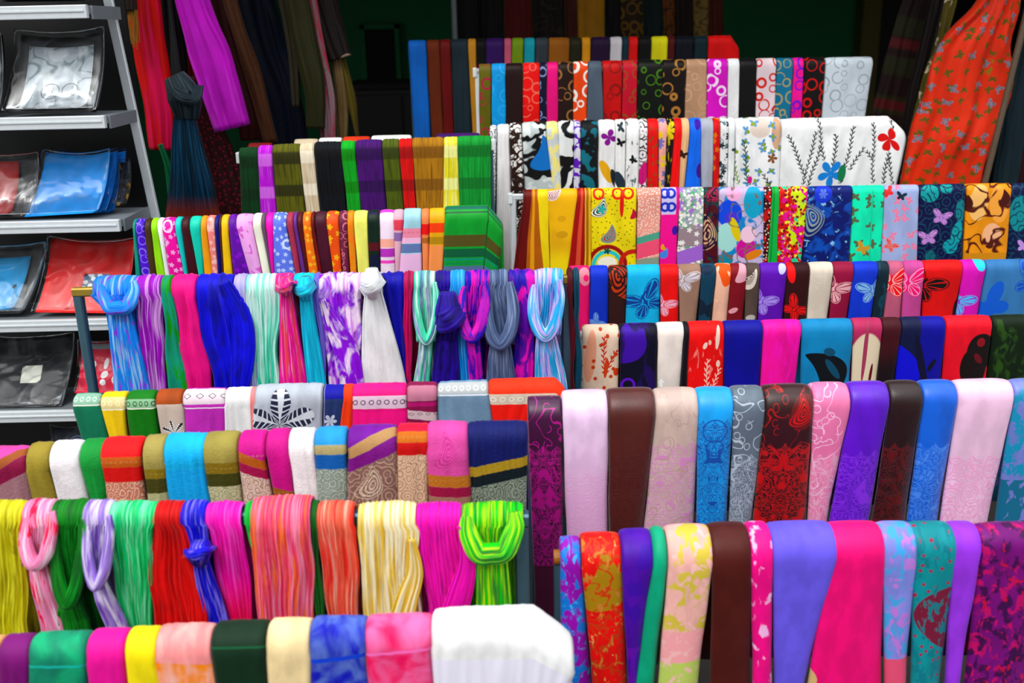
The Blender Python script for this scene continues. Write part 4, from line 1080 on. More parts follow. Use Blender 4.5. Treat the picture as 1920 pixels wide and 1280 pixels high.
fold(o, L5, '0838d8', [('dye', '0420a0', 20, 60, .56, .1)], [(420, 528, 26), (448, 590, 44), (455, 650, 48), (448, 735, 34)], .008)
S(L5, '440 466 462 488', 'b8aee0', 'lilac grey crinkled scarf', [('dye', '8a9ac8', 8, 70, .56, .08)])
S(L5, '463 529 480 524', '8ae4cc', 'mint scarf shading to sea green', [('fade', '3cc4a0', 560, 720), ('dye', 'dcf6ee', 10, 80, .55, .06)], waist=[(.25, -.1, .2)])
K(L5, '514 552', 'f0309c', 'pink and red crinkled scarf with knotted top', [('dye', 'f86050', 8, 60, .55, .05), ('dye', 'fca0d0', 7, 50, .62, .05)], 'knot', (536, 536, 30, 26), (526, 577, 722))
K(L5, '551 592', '14b8dc', 'turquoise scarf with knotted top', [('dye', '50dcf0', 10, 70, .56, .08)], 'knot', (572, 540, 36, 34), (576, 612, 722))
S(L5, '590 602 606 614', '8478d8', 'lilac narrow gathered scarf', npl=.6)
o = S(L5, '597 682 612 682', '9420dc', 'purple scarf with white tie-dye patches', [('dye', 'f2dcf8', 18, 40, .5, .08), ('dye', 'd878ec', 8, 60, .6, .06)], pleat=.007, npl=.7)
fold(o, L5, '9420dc', [('dye', 'f2dcf8', 18, 40, .55, .08)], [(608, 560, 14), (626, 610, 34), (650, 660, 44), (664, 735, 44)], .006)
K(L5, '676 716', 'eef4fa', 'plain white scarf with knotted top', [], 'knot', (698, 530, 38, 44), (678, 762, 722), pl=.003)
S(L5, '713 763 748 770', '0a1cb0', 'ultramarine gathered scarf', [('dye', '081480', 12, 60, .56, .1)], npl=.55, pleat=.010)
S(L5, '757 777 756 774', 'd40a70', 'magenta and crimson narrow crinkled scarf', [('dye', '6a0a3c', 6, 60, .56, .06)])
K(L5, '775 818', '5cd0ac', 'mint, white and purple looped scarf', [('dye', 'e4f6f0', 8, 60, .54, .05), ('dye', '8a4ccc', 12, 60, .6, .06), ('dye', '0c6a78', 10, 70, .62, .05)], 'loop', (800, 592, 50, 110), (775, 806, 720))
S(L5, '843 873 858 884', '2c9cec', 'azure narrow crinkled scarf', [('dye', '80c8f8', 7, 60, .58, .06)], off=.0)
K(L5, '816 846', '3c089c', 'deep violet scarf with a big knot', [('dye', '280670', 14, 50, .56, .08)], 'knot', (840, 590, 56, 70), (809, 862, 720), pl=.005)
K(L5, '872 919', 'b40cb8', 'magenta and violet twisted looped scarf', [('dye', '3c0cb0', 16, 40, .5, .06), ('dye', 'ec14b0', 14, 60, .58, .05)], 'loop', (886, 600, 62, 84), (880, 907, 720))
K(L5, '914 953', '5c6c90', 'slate grey hanging-loop scarf', [('dye', '8a9ab8', 7, 60, .56, .06), ('dye', '3c4868', 10, 60, .6, .06)], 'loop', (938, 595, 72, 124), (912, 966, 720), pl=.005)
S(L5, '952 1004 964 1004', '6c0cac', 'violet scarf with magenta patches', [('dye', 'dc14b4', 22, 44, .54, .06), ('dye', '3408a0', 16, 60, .6, .06)], npl=.6, pleat=.009)
K(L5, '1001 1056', '50b0f0', 'pale blue and pink looped scarf', [('dye', 'd8a8ec', 12, 50, .53, .05), ('dye', 'dcf4fc', 8, 60, .6, .05), ('dye', '9a30d0', 14, 60, .66, .04)], 'loop', (1023, 578, 66, 124), (1002, 1063, 720), pl=.005)
S(L5, '1062 1074 1070 1080', '5c0826', 'wine red narrow strip scarf', npl=.4)
S(L5, '1073 1086 1079 1091', '145064', 'dark teal narrow strip scarf', npl=.4)

L4 = Row(2.40, [(135, 738), (300, 730), (600, 722), (820, 715), (1062, 709)], [(135, 822), (500, 812), (1062, 800)], .012, .014, 'on the rail above the gold-banded shawls', 'scarves on the rail above the gold-banded shawls', name='scarf', p=5, pleat=.0022, npl=.35, wob=.005, ext=.12, gloss=.65, emb=.5)
rail(L4, 142, 1034, M_steel, 'steel rail carrying woven-border scarves above the gold-banded shawls')
bd = lambda base, y0, y1, c, k: [('band', base, y0, y1), ('chain', c, (y0 + y1) / 2, 12), ('band', 'f0ecdc', y1 - 1, y1 + 1)]
for q, c, n, p, kw in [
    ('140 193 154 206', '0a7a5c', 'sea green scarf with grey woven border', bd('8cb09c', 736, 760, 'c8dcd0', 0), {}),
    ('192 241 205 243', 'f4c60a', 'yellow scarf with cream woven border', bd('d4c490', 744, 768, 'e8dcb4', 0), {}),
    ('240 296 243 301', '0c7c14', 'green scarf with pale woven border', bd('88b08c', 748, 766, '2c5c34', 0), {}),
    ('295 346 300 352', 'a4541c', 'brown scarf with beige lower half', [('band', 'c4b4a8', 758, 1000), ('flower', 'f0ece8', 330, 812, 26, 7, 0, '2c2c30')], {}),
    ('345 426 349 424', 'c04cb4', 'orchid scarf with beige diamond border', [('band', 'd4c4cc', 728, 758), ('diamonds', '6a5c64', 742, 22), ('band', 'f0e4ec', 764, 766)], {}),
    ('424 476 422 478', 'f4f2f0', 'white softly folded scarf', [], dict(npl=.6)),
    ('470 484 470 476', 'e88c8c', 'coral sliver scarf beside the leaf-print one', [], {}),
    ('480 608 474 605', 'b4bac4', 'silver grey scarf with navy leaf print', [('flower', '2c3048', 526, 796, 68, 5, -.32, 'c8ccd4'), ('ell', 'b4bac4', 600, 790, 3, 80)], dict(dy=-4, th=.012)),
    ('607 652 605 640', '1018a4', 'royal blue scarf with grey leaf print', [('band', '30406c', 748, 1000), ('flower', 'b8bccc', 618, 790, 14, 6), ('side', '9c9cc8', 606, 609, 760)], {}),
    ('644 664 634 662', 'f0541c', 'orange-red scarf showing a narrow slant', [], {}),
    ('660 764 660 764', 'ea0c86', 'fuchsia scarf with silver ring border', [('band', 'd8bccc', 742, 766), ('chain', '6a5a6c', 754, 15), ('band', 'ea0c86', 772, 1000)], dict(th=.012)),
    ('763 821 762 822', '8c1454', 'berry scarf with dusty pink bands', [('band', 'b4788c', 722, 752), ('band', 'b01870', 754, 762), ('band', 'c8b0b4', 768, 784, .12), ('diamonds', '5c3c48', 776, 16)], {}),
    ('820 917 822 928', '7c98b0', 'grey-blue scarf with silver ring border', [('band', 'b0b4b4', 716, 738), ('chain', 'e8ecec', 727, 14), ('band', 'd8e0e4', 739, 742)], {}),
    ('915 1062 926 1010', 'f4501c', 'wide orange scarf with silver woven border', [('band', 'd4c4b0', 738, 758), ('chain', 'f4ece0', 748, 14), ('band', 'e84010', 758, 1000)], dict(droop=(.86, .03), dy=-2))]:
    S(L4, q, c, n, p, **kw)

L3 = Row(2.05, [(-30, 842), (100, 828), (300, 815), (500, 806), (745, 795), (990, 788)], [(-30, 955), (500, 948), (990, 945)], .013, .018, 'on the rail of gold-banded shawls', 'shawls on the rail of gold-banded shawls', name='shawl', cat='shawl', p=4, pleat=.0025, npl=.3, wob=.006, ext=.12, gloss=.6, weave=.5, emb=1.0, roll=.006)
rail(L3, -60, 984, M_steel, 'steel rail carrying the gold-banded shawls')
def gb(gold, band, yg0, yg1, yb1, low, ornament, tilt=0.0):
    return [('band', gold, yg0, yg1, tilt), ('diamonds', 'b0905c', (yg0 + yg1) / 2, 9), ('band', band, yg1, yb1, tilt), ('band', low, yb1, 1300, tilt)] + [q + ((yb1, tilt) if q[0] == 'swirl' else ()) for q in ornament]
for q, c, n, p, kw in [
    ('-40 58 -30 66', 'd85ca4', 'pink shawl with tilted wine stripe', gb('9c5c38', '8a0c4c', 886, 900, 926, 'a07880', [], -.45), {}),
    ('56 101 66 113', '9c8c44', 'plain khaki softly folded shawl', [], dict(npl=.5)),
    ('99 158 112 173', 'f2ecfc', 'plain white shawl beside the green one', [], {}),
    ('156 202 172 206', '0c9444', 'plain green shawl', [], {}),
    ('193 273 203 276', 'ee1440', 'red shawl with copper band and lace hem', gb('b8602c', 'd00c20', 857, 877, 904, 'c8806c', [('swirl', 'f0c8b4', 14, 3)]), {}),
    ('273 316 280 319', 'a4965c', 'khaki shawl with dark olive band', gb('8a7428', '4c4810', 880, 898, 925, 'b0ac84', []), {}),
    ('312 391 318 401', '34b4ec', 'sky blue plain pleated shawl', [('band', '28a4e0', 882, 1300)], dict(npl=.6)),
    ('384 451 396 456', 'a09454', 'khaki shawl with olive band and lace hem', gb('847024', '48480c', 868, 888, 912, 'c0bc98', [('swirl', '8a8c6c', 14, 3)]), {}),
    ('450 502 458 516', 'd03c94', 'rose shawl with wine band and beige lace hem', gb('b06434', 'a00c54', 845, 866, 884, 'd8c0b0', [('swirl', '9a7468', 14, 3)], .35), {}),
    ('501 546 514 556', 'cc3490', 'rose shawl with slanting gold edge', gb('9c6030', '8c0c4c', 912, 935, 960, '8a3050', [], .3), {}),
    ('543 593 553 604', 'f4f0f8', 'white shawl between rose and blue ones', [], dict(npl=.5)),
    ('591 653 596 654', '4a9cd8', 'light blue shawl with sand band and grey hem', gb('a8a078', '0c68b0', 834, 853, 880, '8c9c94', [('swirl', 'b8c0b0', 16, 3)]), {}),
    ('653 746 648 752', '7c2c9c', 'purple shawl with sand band and paisley hem', gb('b08c64', '7c1c84', 842, 862, 886, '8a6a64', [('paisley', 'd0c0ac', 702, 908, 36, .4), ('swirl', 'b49c8c', 20, 3)], -.42), {}),
    ('744 806 744 806', 'dc1450', 'crimson shawl with copper band and beige hem', gb('c07030', 'c00c24', 808, 830, 854, 'd4b49c', [('swirl', 'a08068', 16, 3)]), {}),
    ('800 879 804 884', 'd860a4', 'pink paisley shawl with copper band', [('paisley', 'c04c90', 840, 850, 32, .2)] + gb('b4743c', '98144c', 890, 912, 930, 'a07868', [], .06), dict(dy=-2, off=.008)),
    ('876 990 881 988', '0a2468', 'navy wide shawl with gold band and silver lace hem', gb('a88c3c', '082028', 876, 894, 914, '8c9488', [('swirl', '2c3830', 13, 3)], -.18), dict(npl=.8))]:
    S(L3, q, c, n, p, **kw)

L2 = Row(1.85, [(-40, 938), (300, 942), (600, 940), (1000, 944)], [(-40, 1185), (500, 1175), (1000, 1165)], .015, .016, 'on the rail of looped crinkle scarves', 'scarves on the rail of looped crinkle scarves', name='crinkle_scarf', p=2.6, pleat=.0055, npl=1.25, crink=1.8, gloss=.48, wob=.012, ext=.08)
rail(L2, -90, 990, M_steel, 'blue-grey square steel rail carrying the looped crinkle scarves', sq=True)
st = lambda c, a=9, b=90, t=.55: ('dye', c, a, b, t, .05)
S(L2, '-30 52 -20 58', 'd0c80c', 'acid yellow crinkled scarf', [st('f0ec60'), st('a89c08', 12, 80, .62)])
K(L2, '48 108', 'f890b8', 'pale pink and red looped scarf', [st('f02860', 14, 50, .56), st('fcd8e4', 8, 60, .58)], 'loop', (70, 1022, 66, 92), (78, 136, 1182), pl=.005)
K(L2, '98 166', '08882c', 'dark green long-looped scarf', [st('0a5c28', 14, 60, .54), st('10b048', 8, 80, .6)], 'loop', (128, 1060, 66, 160), (110, 168, 1175), pl=.005)
K(L2, '158 212', 'a88cdc', 'lilac and white looped scarf', [st('e4dcfc', 10, 60, .54), st('7040b0', 12, 50, .6)], 'loop', (183, 1040, 56, 130), (200, 240, 1175), pl=.005)
S(L2, '206 298 229 292', '1cc87c', 'mint green crinkled scarf', [st('90f0c0'), st('0ca050', 12, 90, .6)])
o = S(L2, '287 346 290 402', 'd00818', 'deep red crinkled scarf', [st('f43c3c', 6, 120, .6), st('8a0410', 12, 90, .58)], waist=[(.4, -.15, .3)])
fold(o, L2, 'd00818', [st('f43c3c', 6, 120, .6)], [(346, 1040, 12), (366, 1090, 34), (376, 1140, 44), (378, 1190, 44)], .006)
K(L2, '341 390', '2c2cc8', 'blue-violet scarf with low knot', [st('8c84ec', 9, 60, .56), st('1c1490', 12, 60, .6)], 'knot', (374, 1034, 46, 32), (384, 432, 1172), pl=.004)
S(L2, '386 456 434 480', 'f812b0', 'shocking pink crinkled scarf', [st('fc70d4', 9, 120, .58), ('fade', 'f81070', 1060, 1170)])
S(L2, '460 482 470 494', '10b44c', 'green narrow crinkled scarf beside the shocking pink one', [], ybot=1020, ext=.02)
S(L2, '474 586 480 596', 'f85c78', 'coral, pink and orange crinkled scarf', [st('fc98b4', 10, 120, .54), st('fc7c34', 16, 80, .56), st('d02888', 7, 120, .63)], dy=-6, lift=.004)
S(L2, '578 598 592 612', '0a6424', 'dark green narrow crinkled scarf', [])
S(L2, '593 666 614 682', 'f87460', 'coral red crinkled scarf', [st('fcb4a4', 9, 120, .57), st('dc2814', 14, 90, .56)])
o = S(L2, '671 781 680 792', 'ecd070', 'cream yellow crinkled scarf', [st('faf4d8', 14, 140, .5), st('d8b034', 9, 120, .62)])
fold(o, L2, 'e8c860', [st('faf4d8', 10, 120, .55), st('d8b034', 9, 120, .58)], [(772, 1010, 12), (778, 1070, 34), (764, 1120, 44), (744, 1190, 44)], .006)
o = S(L2, '779 866 800 890', 'e80cac', 'magenta crinkled scarf with dark streaks', [st('fc48cc', 8, 120, .57), st('6c0c64', 10, 80, .63)], waist=[(.8, .1, .2)])
fold(o, L2, 'e80cac', [st('fc48cc', 8, 120, .57)], [(862, 985, 12), (876, 1050, 34), (864, 1110, 48), (838, 1190, 50)], .006)
K(L2, '864 981', '30c41c', 'green and yellow tie-dye scarf with wide loop', [st('c4e820', 9, 90, .52), st('08743c', 10, 80, .58)], 'loop', (921, 1002, 112, 108), (893, 962, 1158), pl=.005)

L1 = Row(1.6, [(-40, 1196), (240, 1180), (500, 1164), (810, 1152), (1080, 1146)], [(-40, 1290), (1080, 1290)], .016, .016, 'on the low rail with the big white scarf', 'scarves on the low rail with the big white scarf', name='cotton_scarf', p=4, pleat=.002, npl=.2, wob=.006, ext=.2, gloss=.65)
rail(L1, -70, 985, M_steel, 'low steel rail carrying the big white scarf')
for q, c, n, p, kw in [
    ('-50 6', 'e8a878', 'peach cotton scarf beside the purple one', [], {}),
    ('5 66 2 56', '7c0c74', 'plum purple cotton scarf', [], {}),
    ('60 172 50 166', '0a8068', 'teal sheer cotton scarf', [('dye', '0ca878', 50, 50, .56, .2), ('band', '30b0a4', 1248, 1252)], {}),
    ('168 242 165 240', 'e80c9c', 'magenta plain cotton scarf', [], {}),
    ('240 302 241 312', 'fcd84c', 'butter yellow plain cotton scarf', [], {}),
    ('298 402 300 408', 'f89494', 'salmon pink scarf with orange hem', [('band', 'f48c30', 1242, 1400, .06), ('dye', 'fcb0a8', 30, 60, .56, .2)], dict(npl=.5)),
    ('400 506 404 506', '043420', 'blackish green cotton scarf', [('band', '085c3c', 1212, 1216)], {}),
    ('503 586 504 586', 'f8d4a4', 'cream peach plain cotton scarf', [], {}),
    ('582 691 580 694', '1430b0', 'blue sheer scarf with grey window', [('dye', '6a80c0', 40, 60, .55, .2), ('band', '1c50c8', 1236, 1244, -.1)], {}),
    ('686 812 690 818', 'f0306c', 'red and pink sheer scarf', [('dye', 'e878a8', 60, 60, .52, .2), ('band', 'f87cc0', 1226, 1230, -.08)], {}),
    ('809 1075 815 1062', 'f8faff', 'wide white scarf drooping', [('band', 'e4e0f8', 1236, 1300)], dict(droop=(.72, .06), th=.03, npl=.3))]:
    S(L1, q, c, n, p, **kw)

# ------------------------------------------------------------------ shelf with bagged scarves
def film():
    mat = bpy.data.materials.new('clear_plastic_film')
    mat.use_nodes = True
    t = NT(mat)
    t.N.remove(t.N['Principled BSDF'])
    tr = t.N.new('ShaderNodeBsdfTransparent')
    tr.inputs[0].default_value = (.96, .97, .98, 1)
    gl = t.N.new('ShaderNodeBsdfGlossy')
    gl.inputs['Roughness'].default_value = .12
    fr = t.N.new('ShaderNodeFresnel')
    fr.inputs['IOR'].default_value = 1.55
    tc = t.N.new('ShaderNodeTexCoord')
    v = t.N.new('ShaderNodeTexVoronoi')
    v.inputs['Scale'].default_value = 9
    v.feature = 'SMOOTH_F1'
    n = t.N.new('ShaderNodeTexNoise')
    n.inputs['Scale'].default_value = 5
    n.inputs['Distortion'].default_value = 1.5
    t.L.new(tc.outputs['Object'], v.inputs['Vector'])
    t.L.new(tc.outputs['Object'], n.inputs['Vector'])
    b = t.N.new('ShaderNodeBump')
    b.inputs['Strength'].default_value = .5
    b.inputs['Distance'].default_value = .025
    t.L.new(t.m('ADD', v.outputs['Distance'], n.outputs['Fac']), b.inputs['Height'])
    for s in (gl, fr):
        t.L.new(b.outputs[0], s.inputs['Normal'])
    mx = t.N.new('ShaderNodeMixShader')
    t.L.new(t.m('MULTIPLY_ADD', fr.outputs[0], .45, -.012), mx.inputs[0])
    t.L.new(tr.outputs[0], mx.inputs[1])
    t.L.new(gl.outputs[0], mx.inputs[2])
    t.L.new(mx.outputs[0], t.N['Material Output'].inputs[0])
    return mat


M_film = film()
M_card = plain('black_card', '#0d0f14', .5, 0, 10, .6)
SY = 2.75
sh = empty('shelf_unit', (P(100, 700, SY + .2).x, SY + .2, 0))
tag(sh, 'aluminium shelf unit stacked with bagged scarves', 'shelf')
XR = P(203, 232, SY).x
XL = -2.05
XRS = [P(x_, y_, SY).x for x_, y_ in ((166, 15), (201, 230), (229, 428), (249, 608), (266, 775))]
SH = [P(100, y, SY).z for y in (10, 218, 413, 598, 768)]
for z, XR in zip(SH, XRS):
    b_ = box('shelf_board', (XL, SY + .004, z - .022), (XR, SY + .20, z - .002), M_aluside, sh)
    box('front_lip', (XL, SY - .012, z - .034), (XR - .002, SY + .004, z), M_alu, b_, .002)
    box('lip_bead', (XL, SY - .015, z - .017), (XR - .01, SY - .012, z - .013), M_alu, b_)
    box('end_bracket', (XR, SY + .01, z - .036), (XR + .006, SY + .21, z - .002), M_aluside, b_)
a, b = P(212, 40, SY + .218), P(289, 395, SY + .218)      # the end upright splays towards the floor
d_ = (b - a) / (b.z - a.z)
bar('upright', a + d_ * (0 - a.z), a + d_ * (SH[0] + .5 - a.z), .026, .016, M_alu, sh)
bar('upright', (XL, SY + .218, 0), (XL, SY + .218, SH[0] + .5), .03, .016, M_alu, sh)
bar('upright', (XRS[-1] - .02, SY + .05, 0), (XRS[-1] - .02, SY + .05, SH[-1] - .034), .025, .025, M_aluside, sh)
XR = XRS[0]
box('back_panel', (XL, SY + .29, .05), (XR - .01, SY + .30, SH[0] + .5), M_black, sh)


def quad_sheet(name, corners, Yb, Yt, off, thick, mat, parent, sag=.012, crumple=0.0, inset=(0, 0, 0, 0), n=14, bend=.02):
    """a slightly bowed sheet standing on its shelf, leaning back; corners tl tr br bl in px"""
    tl, tr, br, bl = corners
    TLp, TRp = P(tl[0], tl[1], Yt), P(tr[0], tr[1], Yt)
    BRp, BLp = P(br[0], br[1], Yb), P(bl[0], bl[1], Yb)
    V, UV, Fc = [], [], []
    sd = random.random() * 50
    m = n + 1
    W = (TRp - TLp).length
    H = (TLp - BLp).length
    nr = (TRp - TLp).cross(TLp - BLp).normalized()
    if nr.y > 0:
        nr = -nr
    for side in (1, 0):
        for j in range(m):
            for i in range(m):
                u = lerp(inset[0], 1 - inset[1], i / n)
                v = lerp(inset[2], 1 - inset[3], j / n)
                p = BLp.lerp(BRp, u).lerp(TLp.lerp(TRp, u), v)
                p = p + Vector((0, 0, -sag * 4 * u * (1 - u) * v))
                h = off + side * thick - bend * 4 * (v - .5) ** 2 * 0 - bend * 4 * v * (1 - v)
                edge = min(i, n - i, j, n - j) / n
                if crumple and side:
                    h += crumple * (abs(noise.noise((u * 4 + sd, v * 4, 0))) * 2 + abs(noise.noise((u * 9 + sd, v * 7, 3)))) - crumple * .5
                if edge == 0:
                    h = off + thick * .5 - bend * 4 * v * (1 - v)
                V.append(p + nr * h)
                UV.append((u * W, (1 - v) * H))
    k = m * m
    for j in range(n):
        for i in range(n):
            a = j * m + i
            Fc.append((a, a + 1, a + m + 1, a + m))
            Fc.append((k + a, k + a + m, k + a + m + 1, k + a + 1))
    ring = [i for i in range(m)] + [j * m + n for j in range(1, m)] + [n * m + i for i in range(n - 1, -1, -1)] + [j * m for j in range(n - 1, 0, -1)]
    for a, b in zip(ring, ring[1:] + ring[:1]):
        Fc.append((a, k + a, k + b, b))
    return link(name, V, Fc, mat, parent, UV), W, H


def packet(corners, hexc, label, pats=(), board=True, back=0.0, inset=(.12, .12, .06, .14), card=None, gloss=.45, crumple=.008):
    Yb, Yt = SY + .03 + back, SY + .12 + back
    cx = (corners[2][0] + corners[3][0]) / 2
    cy = (corners[2][1] + corners[3][1]) / 2
    t = empty('scarf_packet', P(cx, cy, Yb))
    tag(t, label, 'packet', 'bagged scarves on the shelf unit')
    if board:
        quad_sheet('backing_card', corners, Yb, Yt, .0, .006, M_card, t)
    W = (P(corners[1][0], corners[1][1], Yt) - P(corners[0][0], corners[0][1], Yt)).length
    pp = W / max(1, corners[1][0] - corners[0][0])
    mat = fabric('bagged_cloth', hexc, pats, lambda x, y: ((0 if x is None else x) * pp, y * pp), pp, gloss, seed=random.random() * 40)
    quad_sheet('folded_scarf', corners, Yb, Yt, .007 if board else 0, .014, mat, t, inset=inset if board else (0, 0, 0, 0))
    quad_sheet('plastic_sleeve', corners, Yb, Yt, .024 if board else .017, .004, M_film, t, crumple=crumple, inset=(-.03, -.03, 0, -.02), n=24)
    if card:
        m2 = fabric('paper_card', card[4], card[5] if len(card) > 5 else [], None, pp, .5)
        quad_sheet('paper_card', corners, Yb, Yt, .0225 if board else .0155, .001, m2, t, inset=card[:4], n=6)
    return t


packet([(40, 64), (198, 60), (182, 211), (16, 214)], 'c8d0d4', 'silver grey bagged scarf with swirls on black card', [('contour', '8a989c', 60, 3, .04), ('dye', 'e8eef0', 40, 60, .54, .05), ('ring', '5a686c', 105, 110, 14, .06), ('ring', '5a686c', 70, 112, 16, .05)])
packet([(-150, 70), (6, 66), (2, 213), (-165, 216)], '1c3440', 'dark teal bagged scarf beside the silver one')
packet([(-70, 288), (76, 292), (62, 408), (-90, 412)], 'b00c18', 'crimson bagged scarf beside the stacked blue ones', inset=(.1, .26, .06, .06))
bl = [(88, 286), (208, 285), (184, 400), (48, 408)]
for k, (dx, dy, n) in enumerate([(0, 0, 'front one of three'), (15, 1, 'middle one of three'), (30, 3, 'rear one of three')]):
    packet([(x + dx, y + dy - 2 * k) for x, y in bl], '2c9cf0' if k == 0 else '1c7cd0', 'blue bagged scarf, ' + n + ' stacked on the shelf', [], board=False, back=k * .034, crumple=.004, card=None)
packet([(224, 300), (246, 297), (236, 386), (218, 388)], '14120e', 'small crumpled dark packet beside the blue stack', [('dye', '8a6a20', 12, 16, .6, .05)], board=False, back=.06, crumple=.012)
packet([(-80, 461), (92, 458), (46, 588), (-90, 592)], '0ca4dc', 'cyan bagged scarf on black card with tiny black figures', [('flowers', '0a2030', 46, .12)], inset=(.05, .16, .06, .14))
packet([(98, 446), (254, 450), (228, 588), (68, 586)], 'e83c3c', 'red bagged scarf with a dotted paper card', [], board=False, card=(.46, .24, .28, .44, '64809c', [('spots', 'eef2f4', 12, .36)]), crumple=.01)
packet([(-30, 628), (142, 624), (116, 762), (-40, 766)], '14181e', 'black bagged scarf with small cream card', [], board=False, card=(.45, .32, .35, .4, 'e4e4d4'), crumple=.022)
packet([(152, 640), (246, 634), (244, 736), (142, 738)], 'e83c58', 'pink-red bagged scarf with white brush characters', [('ell', 'f4f4ee', 48, 40, 4, 11, .2), ('ell', 'f4f4ee', 46, 62, 6, 8, .5), ('ell', 'f4f4ee', 45, 78, 5, 7, -.4), ('ell', 'f4f4ee', 70, 36, 3, 12, -.1), ('ell', 'f4f4ee', 68, 56, 5, 9, .3), ('ell', 'f4f4ee', 65, 74, 5, 8, -.3), ('ell', 'f4f4ee', 26, 44, 3, 10, .2), ('ell', 'f4f4ee', 22, 70, 3, 8, .2), ('band', '9aa4a4', 2, 12)], board=False, crumple=.006)
packet([(100, 800), (176, 794), (168, 880), (92, 884)], '20283c', 'dark bagged scarf with round medallion', [('ring', '8a98b8', 45, 30, 14, .12), ('ring', '8a98b8', 45, 30, 9, .14), ('flower', '8a98b8', 45, 30, 7, 6)], board=False)
packet([(-20, -140), (172, -146), (160, 3), (-10, 5)], '3a2478', 'violet bagged scarf on the top shelf', [], inset=(.05, .05, .02, .1))

# ------------------------------------------------------------------ scarves hanging inside the shop
def over_rail(x0, x1, y, Y, label):
    a, b = P(x0, y, Y), P(x1, y, Y)
    z = (a.z + b.z) / 2
    t = empty('overhead_rail', ((a.x + b.x) / 2, Y, z))
    bar('cross_bar', (a.x, Y, z), (b.x, Y, z), .012, .012, M_aluside, t, True)
    for x in (lerp(a.x, b.x, .06), lerp(a.x, b.x, .94)):
        bar('hanger_rod', (x, Y, z), (x, Y, 2.56), .006, .006, M_aluside, t, True)
    tag(t, label, 'rail')


HROW = Row(4.0, [(0, 0), (1, 0)], [(0, 1), (1, 1)], .01, .01, '', 'scarves hanging from the overhead rails')


def H(pts, Y, hexc, desc, pats=(), pl=.006, n=None, dp=.05, gloss=.55, name='hanging_scarf', crink=.6, alpha=1.0):
    """pts: (x, y, width) px, top to bottom"""
    c = P(pts[0][0], pts[0][1], Y)
    t = empty(name, (c.x, Y, c.z))
    tag(t, desc, 'scarf', 'scarves hanging from the overhead rails')
    mx = max(p[2] for p in pts)
    sweep('cloth', [(x, y, Y - .001 * i, w_, dp) for i, (x, y, w_) in enumerate(pts)], lambda u, p, s: fabric('hanging_cloth', hexc, pats, None, p, gloss, seed=s, crink=crink, alpha=alpha), t, pleat=pl, n=n or max(2, mx / 16), nseg=30, nu=56)
    return t


LY = 3.75
over_rail(60, 700, -235, LY + .02, 'overhead steel rail holding the dim hanging scarves beside the shelf')
t = H([(206, -235, 40), (228, -60, 42), (236, 20, 44)], LY - .1, '2c2018', 'dark shawl end with golden fringe hanging beside the shelf', dp=.03)
V, Fc = [], []
for k in range(46):
    u = k / 45
    a = P(lerp(214, 257, u), 18, LY - .1 - .01 * random.random())
    e = P(lerp(222, 260, u) + random.uniform(-4, 4), lerp(62, 88, u) + random.uniform(-8, 6), LY - .1)
    b0 = len(V)
    for p in (a, a.lerp(e, .5) + Vector((random.uniform(-.004, .004), 0, 0)), e):
        for q in ((-.0014, 0), (.0014, 0), (0, -.002)):
            V.append(p + Vector((q[0], q[1], 0)))
    for s in (0, 3):
        for j in range(3):
            Fc.append((b0 + s + j, b0 + s + (j + 1) % 3, b0 + s + 3 + (j + 1) % 3, b0 + s + 3 + j))
fr_ = link('fringe', V, Fc, plain('gold_thread', '#b8904a', .5, .2, 200, .6), t, smooth=True)
fr_['kind'] = 'stuff'
H([(225, -235, 50), (262, -60, 60), (276, 60, 62), (298, 200, 56), (304, 280, 46)], LY, 'dc0c1c', 'scarlet sheer hanging scarf with pink edge beside the shelf', [('dye', 'e8286c', 20, 200, .55, .04)], n=3)
H([(290, -235, 40), (312, -60, 44), (328, 100, 42), (334, 150, 36)], LY + .15, '140c0c', 'black hanging scarf behind the knotted slate one', n=3)
H([(310, -235, 30), (330, -60, 30), (345, 60, 30), (355, 150, 26)], LY + .22, 'a00c14', 'dark red hanging scarf beside the magenta one', n=3)
H([(295, -235, 90), (338, -80, 66), (366, 20, 62), (400, 120, 78), (436, 240, 66)], LY - .02, 'c416c4', 'bright magenta sheer hanging scarf', [('dye', 'd858dc', 26, 140, .58, .05)], pl=.010, n=3, dp=.07)
H([(372, 142, 66), (382, 200, 60), (392, 240, 56), (420, 330, 70), (440, 410, 70)], LY + .12, '3c0818', 'burgundy sequined hanging bundle behind the magenta scarf', [('spots', '8a1838', 10, .2)])
H([(378, -235, 40), (400, -60, 42), (430, 90, 40), (462, 200, 46), (470, 262, 40)], LY + .2, '480a10', 'dim maroon hanging scarf behind the magenta one', n=3)
H([(384, -235, 26), (412, -80, 26), (440, 30, 26), (478, 150, 30), (508, 268, 24)], LY + .05, '4c2c12', 'bronze patterned narrow hanging scarf', [('contour', '4a2c14', 22, 3, .1)], n=2)
H([(420, -235, 90), (450, -60, 100), (486, 90, 104), (520, 200, 96), (535, 275, 90)], LY + .34, '0a1c2e', 'wide dark blue hanging scarf with faint pattern', [('contour', '0a1c34', 36, 3, .12)], n=4, pl=.012, dp=.08)
H([(478, -235, 24), (520, -60, 22), (548, 90, 20), (556, 200, 14)], LY + .24, '4a4438', 'beige narrow hanging scarf beside the olive one', n=2)
H([(510, -235, 40), (545, -60, 44), (572, 80, 46), (590, 170, 40), (592, 240, 36)], LY + .1, '30300a', 'olive green hanging scarf beside the white and crimson one', n=3)
H([(535, -235, 22), (570, -60, 26), (592, 80, 30), (610, 180, 32), (616, 270, 30)], LY + .16, 'a08088', 'white and crimson hanging scarf beside the olive one', [('dye', 'c0184c', 14, 60, .52, .04), ('dye', '2c7a3c', 12, 40, .66, .03)], n=2)
